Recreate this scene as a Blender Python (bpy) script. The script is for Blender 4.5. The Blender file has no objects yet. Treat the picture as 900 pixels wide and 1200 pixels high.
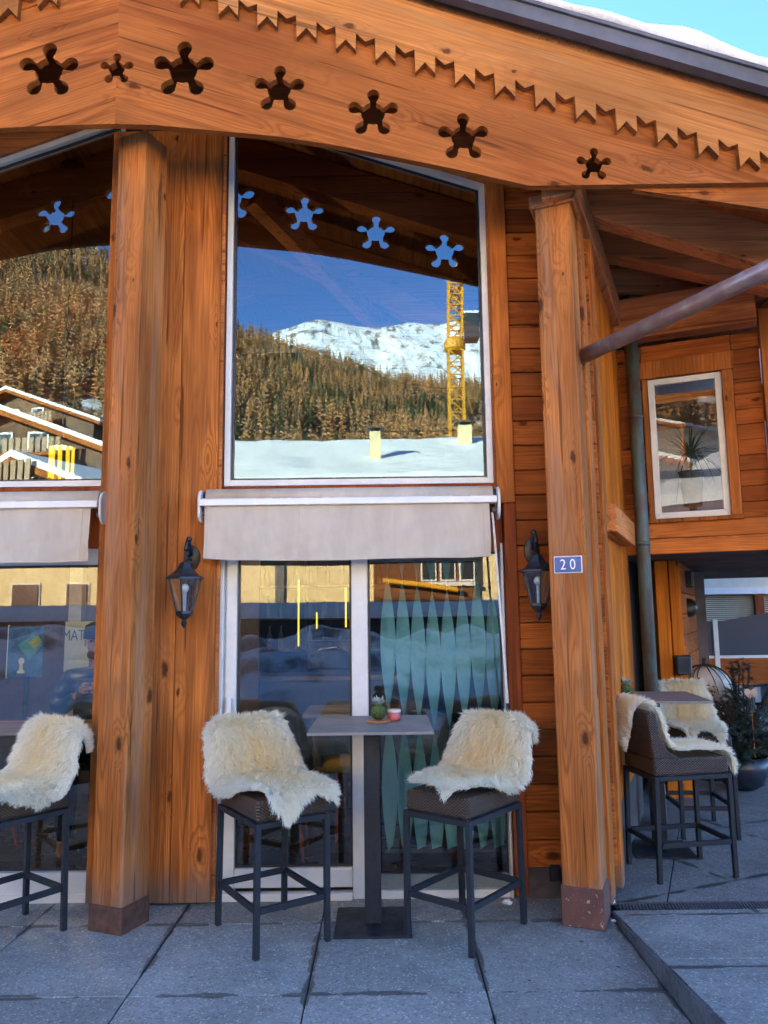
import bpy, bmesh, math, random
from math import sin, cos, pi, radians as rad, sqrt, atan2, hypot
from mathutils import Vector, Matrix, noise

random.seed(7)
SC = bpy.context.scene
COL = SC.collection

# ------------------------------------------------------------------ helpers
def tag(o, label=None, cat=None, group=None, kind=None):
    if label: o['label'] = label
    if cat: o['category'] = cat
    if group: o['group'] = group
    if kind: o['kind'] = kind
    return o

def empty(name, loc=(0, 0, 0), rz=0.0):
    o = bpy.data.objects.new(name, None)
    o.empty_display_size = .1
    COL.objects.link(o)
    o.location = loc
    o.rotation_euler = (0, 0, rz)
    return o

def copy_tree(o, parent=None):
    c = o.copy()
    COL.objects.link(c)
    c.parent = parent
    for ch in list(o.children):
        copy_tree(ch, c)
    return c

def link_mesh(name, me, mat, parent=None, loc=(0, 0, 0), rot=(0, 0, 0), bevel=0, smooth=False):
    o = bpy.data.objects.new(name, me)
    COL.objects.link(o)
    if mat: me.materials.append(mat)
    o.location = loc
    o.rotation_euler = rot
    if parent: o.parent = parent
    if bevel:
        m = o.modifiers.new('bevel', 'BEVEL')
        m.width = bevel
        m.segments = 1
        m.limit_method = 'ANGLE'
        m.angle_limit = rad(40)
    if smooth:
        for p in me.polygons: p.use_smooth = True
    return o

class MB:
    def __init__(self):
        self.v = []
        self.f = []
    def add(self, vs, fs):
        n = len(self.v)
        self.v += [tuple(p) for p in vs]
        self.f += [tuple(i + n for i in f) for f in fs]
        return self
    def box(self, a, b):
        (x0, y0, z0), (x1, y1, z1) = a, b
        return self.add([(x0, y0, z0), (x1, y0, z0), (x1, y1, z0), (x0, y1, z0), (x0, y0, z1), (x1, y0, z1), (x1, y1, z1), (x0, y1, z1)],
                        [(0, 3, 2, 1), (4, 5, 6, 7), (0, 1, 5, 4), (1, 2, 6, 5), (2, 3, 7, 6), (3, 0, 4, 7)])
    def obox(self, o, u, v, w):
        o, u, v, w = map(Vector, (o, u, v, w))
        P = [o, o + u, o + u + v, o + v, o + w, o + u + w, o + u + v + w, o + v + w]
        return self.add(P, [(0, 3, 2, 1), (4, 5, 6, 7), (0, 1, 5, 4), (1, 2, 6, 5), (2, 3, 7, 6), (3, 0, 4, 7)])
    def bar(self, p, q, w, h=None, up=(0, 0, 1)):
        h = h or w
        p, q = Vector(p), Vector(q)
        d = (q - p).normalized()
        up = Vector(up)
        if abs(d.dot(up)) > .95: up = Vector((0, 1, 0))
        s = d.cross(up).normalized()
        t = s.cross(d)
        return self.obox(p - s * w / 2 - t * h / 2, s * w, q - p, t * h)
    def prism(self, poly, y0, y1):      # poly in x,z, extruded along y
        n = len(poly)
        vs = [(x, y0, z) for x, z in poly] + [(x, y1, z) for x, z in poly]
        fs = [tuple(range(n)), tuple(range(2 * n - 1, n - 1, -1))]
        fs += [((i + 1) % n, i, i + n, (i + 1) % n + n) for i in range(n)]
        return self.add(vs, fs)
    def prism_x(self, poly, x0, x1):    # poly in y,z extruded along x
        n = len(poly)
        vs = [(x0, y, z) for y, z in poly] + [(x1, y, z) for y, z in poly]
        fs = [tuple(range(n - 1, -1, -1)), tuple(range(n, 2 * n))]
        fs += [(i, (i + 1) % n, (i + 1) % n + n, i + n) for i in range(n)]
        return self.add(vs, fs)
    def tube(self, pts, r, n=8, cap=True):
        pts = [Vector(p) for p in pts]
        rs = r if isinstance(r, (list, tuple)) else [r] * len(pts)
        rings = []
        ref = Vector((0, 0, 1))
        for i, p in enumerate(pts):
            d = (pts[min(i + 1, len(pts) - 1)] - pts[max(i - 1, 0)]).normalized()
            rf = ref if abs(d.dot(ref)) < .95 else Vector((0, 1, 0))
            s = d.cross(rf).normalized()
            t = s.cross(d)
            rings.append([p + (s * cos(2 * pi * k / n) + t * sin(2 * pi * k / n)) * rs[i] for k in range(n)])
        vs = [v for rg in rings for v in rg]
        fs = []
        for i in range(len(pts) - 1):
            for k in range(n):
                fs.append((i * n + k, i * n + (k + 1) % n, (i + 1) * n + (k + 1) % n, (i + 1) * n + k))
        if cap:
            fs.append(tuple(range(n - 1, -1, -1)))
            m = (len(pts) - 1) * n
            fs.append(tuple(range(m, m + n)))
        return self.add(vs, fs)
    def lathe(self, prof, n=16, c=(0, 0, 0), ph=0.0, cap=True):
        cx, cy, cz = c
        vs = [(cx + r * cos(2 * pi * k / n + ph), cy + r * sin(2 * pi * k / n + ph), cz + z) for r, z in prof for k in range(n)]
        fs = []
        for i in range(len(prof) - 1):
            for k in range(n):
                fs.append((i * n + k, i * n + (k + 1) % n, (i + 1) * n + (k + 1) % n, (i + 1) * n + k))
        if cap:
            fs.append(tuple(range(n - 1, -1, -1)))
            m = (len(prof) - 1) * n
            fs.append(tuple(range(m, m + n)))
        return self.add(vs, fs)
    def ball(self, c, r, nu=12, nv=8, sc=(1, 1, 1), jit=0):
        prof = []
        vs = []
        for j in range(nv + 1):
            t = pi * j / nv
            for k in range(nu):
                a = 2 * pi * k / nu
                q = 1 + jit * (random.random() - .5)
                vs.append((c[0] + r * sc[0] * sin(t) * cos(a) * q, c[1] + r * sc[1] * sin(t) * sin(a) * q, c[2] - r * sc[2] * cos(t) * q))
        fs = [(j * nu + k, j * nu + (k + 1) % nu, (j + 1) * nu + (k + 1) % nu, (j + 1) * nu + k) for j in range(nv) for k in range(nu)]
        return self.add(vs, fs)
    def mesh(self, name):
        me = bpy.data.meshes.new(name)
        me.from_pydata(self.v, [], self.f)
        me.update()
        return me
    def build(self, name, mat, parent=None, loc=(0, 0, 0), rot=(0, 0, 0), bevel=0, smooth=False, fix=True):
        me = self.mesh(name)
        if fix:
            bm = bmesh.new()
            bm.from_mesh(me)
            bmesh.ops.recalc_face_normals(bm, faces=bm.faces)
            bm.to_mesh(me)
            bm.free()
        return link_mesh(name, me, mat, parent, loc, rot, bevel, smooth)

def curve_mesh(name, splines, depth):
    cu = bpy.data.curves.new(name, 'CURVE')
    cu.dimensions = '2D'
    cu.fill_mode = 'BOTH'
    cu.extrude = depth / 2
    for sp in splines:
        s = cu.splines.new('POLY')
        s.points.add(len(sp) - 1)
        for p, (x, y) in zip(s.points, sp): p.co = (x, y, 0, 1)
        s.use_cyclic_u = True
    t = bpy.data.objects.new(name, cu)
    COL.objects.link(t)
    dg = bpy.context.evaluated_depsgraph_get()
    me = bpy.data.meshes.new_from_object(t.evaluated_get(dg))
    bpy.data.objects.remove(t)
    bpy.data.curves.remove(cu)
    me.materials.clear()
    return me

def text_mesh(name, body, size, depth=.002):
    cu = bpy.data.curves.new(name, 'FONT')
    cu.body = body
    cu.size = size
    cu.align_x = 'CENTER'
    cu.align_y = 'CENTER'
    cu.extrude = depth / 2
    t = bpy.data.objects.new(name, cu)
    COL.objects.link(t)
    dg = bpy.context.evaluated_depsgraph_get()
    me = bpy.data.meshes.new_from_object(t.evaluated_get(dg))
    bpy.data.objects.remove(t)
    bpy.data.curves.remove(cu)
    me.materials.clear()
    return me

# ------------------------------------------------------------------ materials
class NT:
    def __init__(self, name):
        self.m = bpy.data.materials.new(name)
        self.m.use_nodes = True
        self.t = self.m.node_tree
        self.t.nodes.clear()
        self.out = self.n('ShaderNodeOutputMaterial')
    def n(self, typ, **kw):
        nd = self.t.nodes.new(typ)
        for k, v in kw.items():
            if k in ('i',):
                for kk, vv in v.items(): nd.inputs[kk].default_value = vv
            else: setattr(nd, k, v)
        return nd
    def l(self, a, b): self.t.links.new(a, b)
    def put(self, sock, val):
        if hasattr(val, 'is_output'): self.l(val, sock)
        else: sock.default_value = val
    def math(self, op, a, b=None, c=None, clamp=False):
        nd = self.n('ShaderNodeMath', operation=op, use_clamp=clamp)
        self.put(nd.inputs[0], a)
        if b is not None: self.put(nd.inputs[1], b)
        if c is not None: self.put(nd.inputs[2], c)
        return nd.outputs[0]
    def ramp(self, v, a, b, o0=0.0, o1=1.0):
        nd = self.n('ShaderNodeMapRange', interpolation_type='SMOOTHSTEP')
        self.put(nd.inputs[0], v)
        for i, x in enumerate((a, b, o0, o1)): nd.inputs[i + 1].default_value = x
        return nd.outputs[0]
    def mix(self, f, a, b, mode='MIX'):
        nd = self.n('ShaderNodeMix', data_type='RGBA', blend_type=mode)
        self.put(nd.inputs[0], f)
        for s, v in ((nd.inputs[6], a), (nd.inputs[7], b)):
            if isinstance(v, tuple): v = (*v[:3], 1)
            self.put(s, v)
        return nd.outputs[2]
    def noise(self, vec, scale, detail=2, rough=.5, dist=0):
        nd = self.n('ShaderNodeTexNoise')
        self.l(vec, nd.inputs['Vector'])
        for k, v in (('Scale', scale), ('Detail', detail), ('Roughness', rough), ('Distortion', dist)): nd.inputs[k].default_value = v
        return nd.outputs['Fac']
    def coord(self, kind='Object'):
        return self.n('ShaderNodeTexCoord').outputs[kind]
    def mapping(self, vec, scale=(1, 1, 1), loc=(0, 0, 0), rot=(0, 0, 0)):
        nd = self.n('ShaderNodeMapping')
        self.put(nd.inputs[0], vec)
        nd.inputs['Scale'].default_value = scale
        nd.inputs['Location'].default_value = loc
        nd.inputs['Rotation'].default_value = rot
        return nd.outputs[0]
    def bsdf(self, col, rough=.6, bump=None, bstr=.3, bdist=.01, metal=0, spec=.5, **kw):
        b = self.n('ShaderNodeBsdfPrincipled')
        if isinstance(col, tuple): col = (*col[:3], 1)
        self.put(b.inputs['Base Color'], col)
        self.put(b.inputs['Roughness'], rough)
        self.put(b.inputs['Metallic'], metal)
        b.inputs['Specular IOR Level'].default_value = spec
        for k, v in kw.items(): b.inputs[k].default_value = v
        if bump is not None:
            bp = self.n('ShaderNodeBump')
            bp.inputs['Strength'].default_value = bstr
            bp.inputs['Distance'].default_value = bdist
            self.l(bump, bp.inputs['Height'])
            self.l(bp.outputs[0], b.inputs['Normal'])
        self.l(b.outputs[0], self.out.inputs[0])
        return b

def wood(name, base, dark, axis='Z', gscale=6.0, knots=1.0, grey=None, greyz=None, rings=46., ringmix=.55, var=.35, greyamt=.25, rough=.72, streak=.5):
    N = NT(name)
    co = N.coord()
    isl = N.n('ShaderNodeNewGeometry').outputs['Random Per Island']
    sep = N.n('ShaderNodeSeparateXYZ')
    N.l(co, sep.inputs[0])
    comb = N.n('ShaderNodeCombineXYZ')
    order = {'X': (1, 2, 0), 'Y': (0, 2, 1), 'Z': (0, 1, 2)}[axis]
    for k in range(3): N.l(sep.outputs[order[k]], comb.inputs[k])
    off = N.n('ShaderNodeVectorMath', operation='MULTIPLY_ADD')
    c3 = N.n('ShaderNodeCombineXYZ')
    for k in range(3): N.l(isl, c3.inputs[k])
    N.l(c3.outputs[0], off.inputs[0])
    off.inputs[1].default_value = (7.3, 5.9, 31.7)
    N.l(comb.outputs[0], off.inputs[2])
    v = off.outputs[0]
    vs = N.mapping(v, (1, 1, .062))
    n1 = N.noise(vs, gscale * 1.45, 1.5, .45, .1)
    kn = N.n('ShaderNodeTexVoronoi', feature='F1', voronoi_dimensions='2D')
    s2 = N.n('ShaderNodeSeparateXYZ')
    N.l(v, s2.inputs[0])
    k2 = N.n('ShaderNodeCombineXYZ')
    N.l(N.math('ADD', s2.outputs[0], N.math('MULTIPLY', s2.outputs[1], .8)), k2.inputs[0])
    N.l(N.math('MULTIPLY', s2.outputs[2], .40), k2.inputs[1])
    wob = N.n('ShaderNodeVectorMath', operation='ADD')
    N.l(k2.outputs[0], wob.inputs[0])
    wn_ = N.n('ShaderNodeCombineXYZ')
    N.l(N.math('MULTIPLY', N.noise(v, 30, 2), .022), wn_.inputs[0])
    N.l(N.math('MULTIPLY', N.noise(v, 24, 2), .02), wn_.inputs[1])
    N.l(wn_.outputs[0], wob.inputs[1])
    N.l(wob.outputs[0], kn.inputs['Vector'])
    kn.inputs['Scale'].default_value = 4.6
    kn.inputs['Randomness'].default_value = .95
    ks = N.n('ShaderNodeSeparateColor')
    N.l(kn.outputs['Color'], ks.inputs[0])
    pick = N.math('LESS_THAN', ks.outputs[0], .5 * knots)
    d = kn.outputs['Distance']
    near = N.math('MULTIPLY', N.ramp(d, .0, .34, 1, 0), pick)
    warped = N.math('MULTIPLY_ADD', near, .16, n1)
    band = N.math('MULTIPLY_ADD', N.math('SINE', N.math('MULTIPLY', warped, rings * 2.4)), .5, .5)
    band = N.math('POWER', band, 2.2)
    bandmask = N.ramp(N.noise(N.mapping(v, (1, 1, .12)), 3.1, 1), .35, .7, .25, 1)
    fib = N.noise(N.mapping(v, (1, 1, .02)), 130, 3, .6)
    fibm = N.ramp(fib, .35, .65)
    big = N.noise(N.mapping(v, (1, 1, .3)), 2.2, 3, .6)
    bigm = N.ramp(big, .3, .72)
    lite = tuple(min(1, c * (1 + var)) for c in base)
    deep = tuple(c * (1 - var) for c in base)
    c = N.mix(bigm, lite, deep)
    islv = N.math('MULTIPLY_ADD', isl, .55, .72)
    hs = N.n('ShaderNodeHueSaturation')
    N.l(c, hs.inputs['Color'])
    N.l(islv, hs.inputs['Value'])
    c = hs.outputs[0]
    redm = N.ramp(N.noise(N.mapping(v, (1, 1, .22)), 3.3, 4, .65), .50, .70, 0, .6)
    c = N.mix(redm, c, (base[0] * .62, base[1] * .42, base[2] * .42))
    c = N.mix(N.math('MULTIPLY', N.math('MULTIPLY', band, bandmask), ringmix), c, dark)
    c = N.mix(N.math('MULTIPLY', fibm, .38), c, tuple(x * .38 for x in base))
    if grey:
        gm = N.noise(N.mapping(v, (1, 1, .05)), 9, 4, .7)
        gm = N.math('MULTIPLY', N.ramp(gm, .45, .7), greyamt)
        if greyz:
            gz = N.math('MULTIPLY_ADD', N.noise(N.mapping(v, (1, 1, .1)), 12, 3), greyz * 1.2, N.math('MULTIPLY', sep.outputs[2], -1.0))
            c = N.mix(N.ramp(gz, -greyz * .45, greyz * .45, 0, .8), c, (.17, .135, .105))
        c = N.mix(gm, c, grey)
    dk = N.math('DIVIDE', d, N.math('MULTIPLY_ADD', ks.outputs[2], 1.1, .35))
    kd = N.math('MULTIPLY', N.ramp(dk, .03, .085, 1, 0), pick)
    kcore = N.math('MULTIPLY', kd, N.math('GREATER_THAN', ks.outputs[1], .25))
    c = N.mix(N.math('MULTIPLY', kcore, .82), c, tuple(x * .22 for x in dark))
    st = N.ramp(N.noise(N.mapping(v, (1, 1, .022)), 17, 3, .65), .50, .74)
    c = N.mix(N.math('MULTIPLY', st, streak), c, tuple(x * .55 for x in dark))
    pale = N.ramp(N.noise(N.mapping(v, (1, 1, .05)), 5, 4, .7), .55, .8)
    c = N.mix(N.math('MULTIPLY', pale, .15), c, tuple(min(1, x * 1.15 + .06) for x in base))
    # checks (fine drying cracks)
    ck = N.noise(N.mapping(v, (1, 1, .03)), 26, 2, .5)
    ckm = N.ramp(ck, .665, .69)
    c = N.mix(N.math('MULTIPLY', ckm, .6), c, tuple(x * .3 for x in dark))
    h = N.math('SUBTRACT', N.math('MULTIPLY', band, -.3), N.math('MULTIPLY', fibm, .5))
    h = N.math('SUBTRACT', h, N.math('MULTIPLY', ckm, 1.5))
    N.bsdf(c, rough, h, .30, .004, spec=.14)
    return N.m

def plain(name, col, rough=.5, metal=0, var=.12, scale=30, bump=.05, spec=.5, **kw):
    N = NT(name)
    n = N.noise(N.coord(), scale, 4, .6)
    big = N.noise(N.coord(), scale * .12, 3, .6)
    a = tuple(min(1, x * (1 + var)) for x in col)
    b = tuple(x * (1 - var) for x in col)
    c = N.mix(N.ramp(N.math('ADD', N.math('MULTIPLY', n, .5), N.math('MULTIPLY', big, .5)), .35, .65), a, b)
    r = N.ramp(big, .3, .7, max(0, rough - .08), min(1, rough + .1))
    N.bsdf(c, r, n, bump, .003, metal, spec, **kw)
    return N.m

def glass_mat(name, refl=.3, tint=(.86, .93, .92), wav=.0, f90=.9, gcol=(1, 1, 1)):
    N = NT(name)
    lw = N.n('ShaderNodeLayerWeight')
    lw.inputs[0].default_value = .35
    f = N.math('MAXIMUM', refl, N.math('MULTIPLY', lw.outputs['Fresnel'], f90))
    tr = N.n('ShaderNodeBsdfTransparent')
    tr.inputs[0].default_value = (*tint, 1)
    gl = N.n('ShaderNodeBsdfGlossy')
    gl.inputs['Roughness'].default_value = .0
    gl.inputs['Color'].default_value = (*gcol, 1)
    if wav:
        bp = N.n('ShaderNodeBump')
        bp.inputs['Strength'].default_value = wav
        bp.inputs['Distance'].default_value = .01
        N.l(N.noise(N.mapping(N.coord(), (1, 1, .6)), 2.5, 1), bp.inputs['Height'])
        N.l(bp.outputs[0], gl.inputs['Normal'])
    mx = N.n('ShaderNodeMixShader')
    N.l(f, mx.inputs[0])
    N.l(tr.outputs[0], mx.inputs[1])
    N.l(gl.outputs[0], mx.inputs[2])
    N.l(mx.outputs[0], N.out.inputs[0])
    return N.m

def emit(name, col, s):
    N = NT(name)
    e = N.n('ShaderNodeEmission')
    e.inputs[0].default_value = (*col, 1)
    e.inputs[1].default_value = s
    N.l(e.outputs[0], N.out.inputs[0])
    return N.m

GREY = (.34, .215, .13)
M = {}
M['fascia'] = wood('fascia wood', (.50, .150, .030), (.19, .042, .006), 'X', 5, 1.35, rings=34, ringmix=.62)
M['trim'] = wood('trim board wood', (.52, .19, .045), (.26, .075, .014), 'X', 5, .7, rings=30, ringmix=.5, grey=(.42, .22, .09), greyamt=.5)
M['pillar'] = wood('pillar wood', (.46, .155, .036), (.13, .038, .010), 'Z', 7.5, 1.15, GREY, .34, rings=44, ringmix=.85, greyamt=.55, streak=.6)
M['panel'] = wood('board wood', (.47, .145, .028), (.17, .042, .007), 'Z', 6, 1.2, (.22, .12, .07), .22, rings=38, ringmix=.65)
M['plank'] = wood('plank wood', (.40, .105, .018), (.14, .032, .005), 'X', 6, .8, rings=34, ringmix=.6, var=.38)
M['stain'] = wood('red stained wood', (.28, .065, .016), (.12, .025, .006), 'Z', 6, .5, rings=30, ringmix=.4)
M['corner'] = wood('corner board wood', (.43, .13, .024), (.16, .04, .007), 'Z', 6, .9, rings=30, ringmix=.5)
M['golden'] = wood('golden board wood', (.56, .15, .008), (.27, .055, .004), 'Z', 5, 1.5, rings=30, ringmix=.5)
M['soffit'] = wood('soffit wood', (.58, .20, .058), (.26, .075, .018), 'X', 5, .8, rings=30, ringmix=.45)
M['soffit_y'] = wood('ceiling wood', (.52, .20, .065), (.24, .08, .022), 'Y', 5, .8, rings=30, ringmix=.45)
M['base'] = plain('reddish painted base', (.13, .055, .04), .5, var=.35, scale=40, bump=.2)
M['white'] = plain('white lacquered frame', (.68, .67, .63), .35, var=.05, scale=20, bump=.02)
M['white_bar'] = plain('white aluminium', (.74, .74, .71), .3, var=.03)
M['blackm'] = plain('black cast metal', (.018, .02, .024), .38, var=.3, scale=60, bump=.15)
M['anthra'] = plain('anthracite powder coat', (.018, .022, .029), .5, var=.2, scale=80, bump=.05, spec=.3)
M['lead'] = plain('grey sheet metal', (.12, .115, .125), .6, .2, var=.2, scale=8)
M['glass'] = glass_mat('window glass', .165, gcol=(.62, .87, 1))
M['glass_wing'] = glass_mat('wing window glass', .05, f90=.5)
M['glass_low'] = glass_mat('door glass', .095, wav=.008)
M['glass_dull'] = glass_mat('lantern glass', .10, (.92, .94, .95))
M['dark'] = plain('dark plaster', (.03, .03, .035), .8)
M['beige'] = plain('interior beige plaster', (.42, .38, .30), .8)
M['table_top'] = plain('grey laminate', (.22, .195, .18), .5, var=.10, scale=30)
M['teal'] = None
M['cream_wall'] = plain('cream render', (.62, .56, .44), .9, var=.06, scale=60, bump=.3)
M['yellow_wall'] = plain('yellow render', (.72, .60, .33), .9, var=.10, scale=9, bump=.4)
M['concrete'] = plain('concrete plinth', (.10, .075, .07), .8, var=.3, scale=12, bump=.3)
M['bulb'] = plain('frosted bulb', (.75, .75, .72), .2)

def snow_mat(name, col=(.90, .88, .84), scale=3.):
    N = NT(name)
    co = N.coord()
    n = N.noise(co, scale, 5, .6)
    n2 = N.noise(co, scale * 12, 3, .6)
    h = N.math('ADD', n, N.math('MULTIPLY', n2, .12))
    c = N.mix(N.ramp(n, .3, .7), tuple(x * .93 for x in col), col)
    N.bsdf(c, .6, h, .5, .08, spec=.3)
    return N.m
M['snow'] = snow_mat('snow')

def stone_mat(name, base, rot=0.0, wet=True, joint=.78, ox=-.36, oy=-.33):
    N = NT(name)
    co = N.coord()
    v = N.mapping(co, rot=(0, 0, rot))
    isl = N.n('ShaderNodeNewGeometry').outputs['Random Per Island']
    fine = N.noise(v, 170, 3, .7)
    med = N.noise(v, 34, 4, .65)
    big = N.noise(v, 2.6, 4, .6)
    sp = N.n('ShaderNodeTexVoronoi', feature='F1')
    N.l(v, sp.inputs['Vector'])
    sp.inputs['Scale'].default_value = 120
    sc_ = N.n('ShaderNodeSeparateColor')
    N.l(sp.outputs['Color'], sc_.inputs[0])
    c = N.mix(N.ramp(fine, .3, .7), tuple(x * .82 for x in base), tuple(x * 1.18 for x in base))
    c = N.mix(N.ramp(med, .38, .68, 0, .7), c, tuple(x * .70 for x in base))
    c = N.mix(N.ramp(big, .40, .70, 0, .6), c, tuple(x * 1.28 for x in base))
    b2 = N.noise(v, 1.1, 5, .7)
    c = N.mix(N.ramp(b2, .48, .66, 0, .7), c, tuple(x * .62 for x in base))
    b3 = N.noise(v, 5.5, 5, .75)
    c = N.mix(N.ramp(b3, .58, .72, 0, .4), c, tuple(min(1, x * 1.55) for x in base))
    c = N.mix(N.math('MULTIPLY', N.math('GREATER_THAN', sc_.outputs[0], .88), .5), c, tuple(x * .35 for x in base))
    c = N.mix(N.math('MULTIPLY', N.math('LESS_THAN', sc_.outputs[1], .06), .5), c, tuple(min(1, x * 2.2) for x in base))
    hs = N.n('ShaderNodeHueSaturation')
    N.l(c, hs.inputs['Color'])
    N.l(N.math('MULTIPLY_ADD', isl, .22, .89), hs.inputs['Value'])
    c = hs.outputs[0]
    rough = .75
    if wet:
        sx = N.n('ShaderNodeSeparateXYZ')
        N.l(v, sx.inputs[0])
        wn = N.noise(v, 3.1, 4, .62)
        wn2 = N.noise(v, 22, 3, .6)
        res = None
        for ax, o in ((0, ox), (1, oy)):
            p = N.math('PINGPONG', N.math('SUBTRACT', sx.outputs[ax], o), joint / 2)
            lim = N.math('MULTIPLY', N.ramp(wn, .43, .60), .026)
            lim = N.math('MULTIPLY', lim, N.math('ADD', wn2, .45))
            w = N.math('LESS_THAN', p, lim)
            res = w if res is None else N.math('MAXIMUM', res, w)
        c = N.mix(N.math('MULTIPLY', res, .72), c, tuple(x * .12 for x in base))
        # dirt blotches
        db = N.noise(v, 7, 4, .7)
        c = N.mix(N.ramp(db, .62, .75, 0, .5), c, (base[0] * .55, base[1] * .5, base[2] * .42))
        rough = N.math('MULTIPLY_ADD', res, -.35, .78)
    h = N.math('ADD', N.math('MULTIPLY', fine, .6), med)
    N.bsdf(c, rough, h, .35, .004, spec=.4)
    return N.m
M['stone'] = stone_mat('grey stone slabs', (.30, .292, .262))
M['stone_ramp'] = stone_mat('grey stone ramp slabs', (.295, .29, .262), 0, True, .78, .42, -1.1)
M['stone_side'] = stone_mat('side court paving', (.215, .212, .20), rad(-23), True, .9, .2, .3)
M['joint'] = plain('wet joint filling', (.03, .03, .033), .6, var=.3, scale=60)
M['kerb'] = plain('dark kerb stone', (.085, .085, .09), .75, var=.4, scale=45, bump=.5)

# wicker
def wicker():
    N = NT('brown wicker')
    co = N.coord()
    s = N.n('ShaderNodeSeparateXYZ')
    N.l(co, s.inputs[0])
    u = N.math('ADD', s.outputs[0], s.outputs[1])
    a = N.math('SINE', N.math('MULTIPLY', u, 340))
    b = N.math('SINE', N.math('MULTIPLY', s.outputs[2], 430))
    w = N.math('MULTIPLY', a, b)
    n = N.noise(N.mapping(co, (1, 1, 14)), 6, 3, .6)
    t = N.ramp(w, -.4, .6)
    c = N.mix(t, (.014, .010, .009), (.17, .11, .075))
    c = N.mix(N.ramp(n, .4, .7, 0, .5), c, (.035, .025, .02))
    N.bsdf(c, .5, w, .8, .006, spec=.5)
    return N.m
M['wicker'] = wicker()

def awning_mat():
    N = NT('pale grey awning cloth')
    co = N.coord()
    s = N.n('ShaderNodeSeparateXYZ')
    N.l(co, s.inputs[0])
    wv = N.math('MULTIPLY', N.math('SINE', N.math('MULTIPLY', s.outputs[0], 900)), N.math('SINE', N.math('MULTIPLY', s.outputs[2], 900)))
    st = N.noise(N.mapping(co, (1, 1, .25)), 7, 4, .6)
    c = N.mix(N.ramp(st, .35, .7), (.76, .66, .52), (.65, .56, .44))
    c = N.mix(N.math('MULTIPLY', N.ramp(wv, -.5, .5), .1), c, (.35, .33, .32))
    fold = N.noise(N.mapping(co, (1, 1, .6), rot=(0, .5, 0)), 4.5, 3, .5)
    b = N.n('ShaderNodeBsdfPrincipled')
    N.l(c, b.inputs['Base Color'])
    b.inputs['Roughness'].default_value = .85
    bp = N.n('ShaderNodeBump')
    bp.inputs['Strength'].default_value = .5
    bp.inputs['Distance'].default_value = .06
    N.l(fold, bp.inputs['Height'])
    N.l(bp.outputs[0], b.inputs['Normal'])
    tl = N.n('ShaderNodeBsdfTranslucent')
    N.l(c, tl.inputs[0])
    mx = N.n('ShaderNodeMixShader')
    mx.inputs[0].default_value = .25
    N.l(b.outputs[0], mx.inputs[1])
    N.l(tl.outputs[0], mx.inputs[2])
    N.l(mx.outputs[0], N.out.inputs[0])
    return N.m
M['awning'] = awning_mat()

def fur_mat():
    N = NT('sheepskin wool')
    at = N.n('ShaderNodeVertexColor')
    at.layer_name = 'wool'
    b = N.n('ShaderNodeBsdfPrincipled')
    N.l(at.outputs[0], b.inputs['Base Color'])
    b.inputs['Roughness'].default_value = .8
    b.inputs['Specular IOR Level'].default_value = .2
    tl = N.n('ShaderNodeBsdfTranslucent')
    N.l(at.outputs[0], tl.inputs[0])
    mx = N.n('ShaderNodeMixShader')
    mx.inputs[0].default_value = .5
    N.l(b.outputs[0], mx.inputs[1])
    N.l(tl.outputs[0], mx.inputs[2])
    N.l(mx.outputs[0], N.out.inputs[0])
    return N.m
M['fur'] = fur_mat()

def vcol_mat(name, layer, rough=.8, trans=0.0):
    N = NT(name)
    at = N.n('ShaderNodeVertexColor')
    at.layer_name = layer
    b = N.bsdf((1, 1, 1), rough, spec=.2)
    N.l(at.outputs[0], b.inputs['Base Color'])
    return N.m

def set_vcol(me, layer, cols):
    a = me.color_attributes.new(layer, 'FLOAT_COLOR', 'POINT')
    flat = []
    for c in cols: flat += [c[0], c[1], c[2], 1.0]
    a.data.foreach_set('color', flat)

# ------------------------------------------------------------------ world, sun, camera
SUN_EL, SUN_AZ = rad(17), (-.66, .751)        # horizontal direction towards the sun
w = bpy.data.worlds.new('World')
SC.world = w
w.use_nodes = True
nt = w.node_tree
nt.nodes.clear()
wo = nt.nodes.new('ShaderNodeOutputWorld')
bg = nt.nodes.new('ShaderNodeBackground')
sky = nt.nodes.new('ShaderNodeTexSky')
sky.sky_type = 'NISHITA'
sky.sun_disc = False
sky.sun_elevation = SUN_EL
sky.sun_rotation = atan2(SUN_AZ[0], SUN_AZ[1])
sky.altitude = 2800
sky.air_density = .7
sky.dust_density = .0
sky.ozone_density = 2.4
hsv = nt.nodes.new('ShaderNodeHueSaturation')
hsv.inputs['Saturation'].default_value = 1.1
nt.links.new(sky.outputs[0], hsv.inputs['Color'])
nt.links.new(hsv.outputs[0], bg.inputs[0])
bg.inputs[1].default_value = .112
nt.links.new(bg.outputs[0], wo.inputs[0])

sl = bpy.data.lights.new('sun', 'SUN')
sl.energy = 4.1
sl.angle = rad(.5)
sl.color = (1, .85, .60)
so = bpy.data.objects.new('sun', sl)
COL.objects.link(so)
sd = Vector((SUN_AZ[0] * cos(SUN_EL), SUN_AZ[1] * cos(SUN_EL), sin(SUN_EL)))
so.rotation_euler = sd.to_track_quat('Z', 'Y').to_euler()

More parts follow.
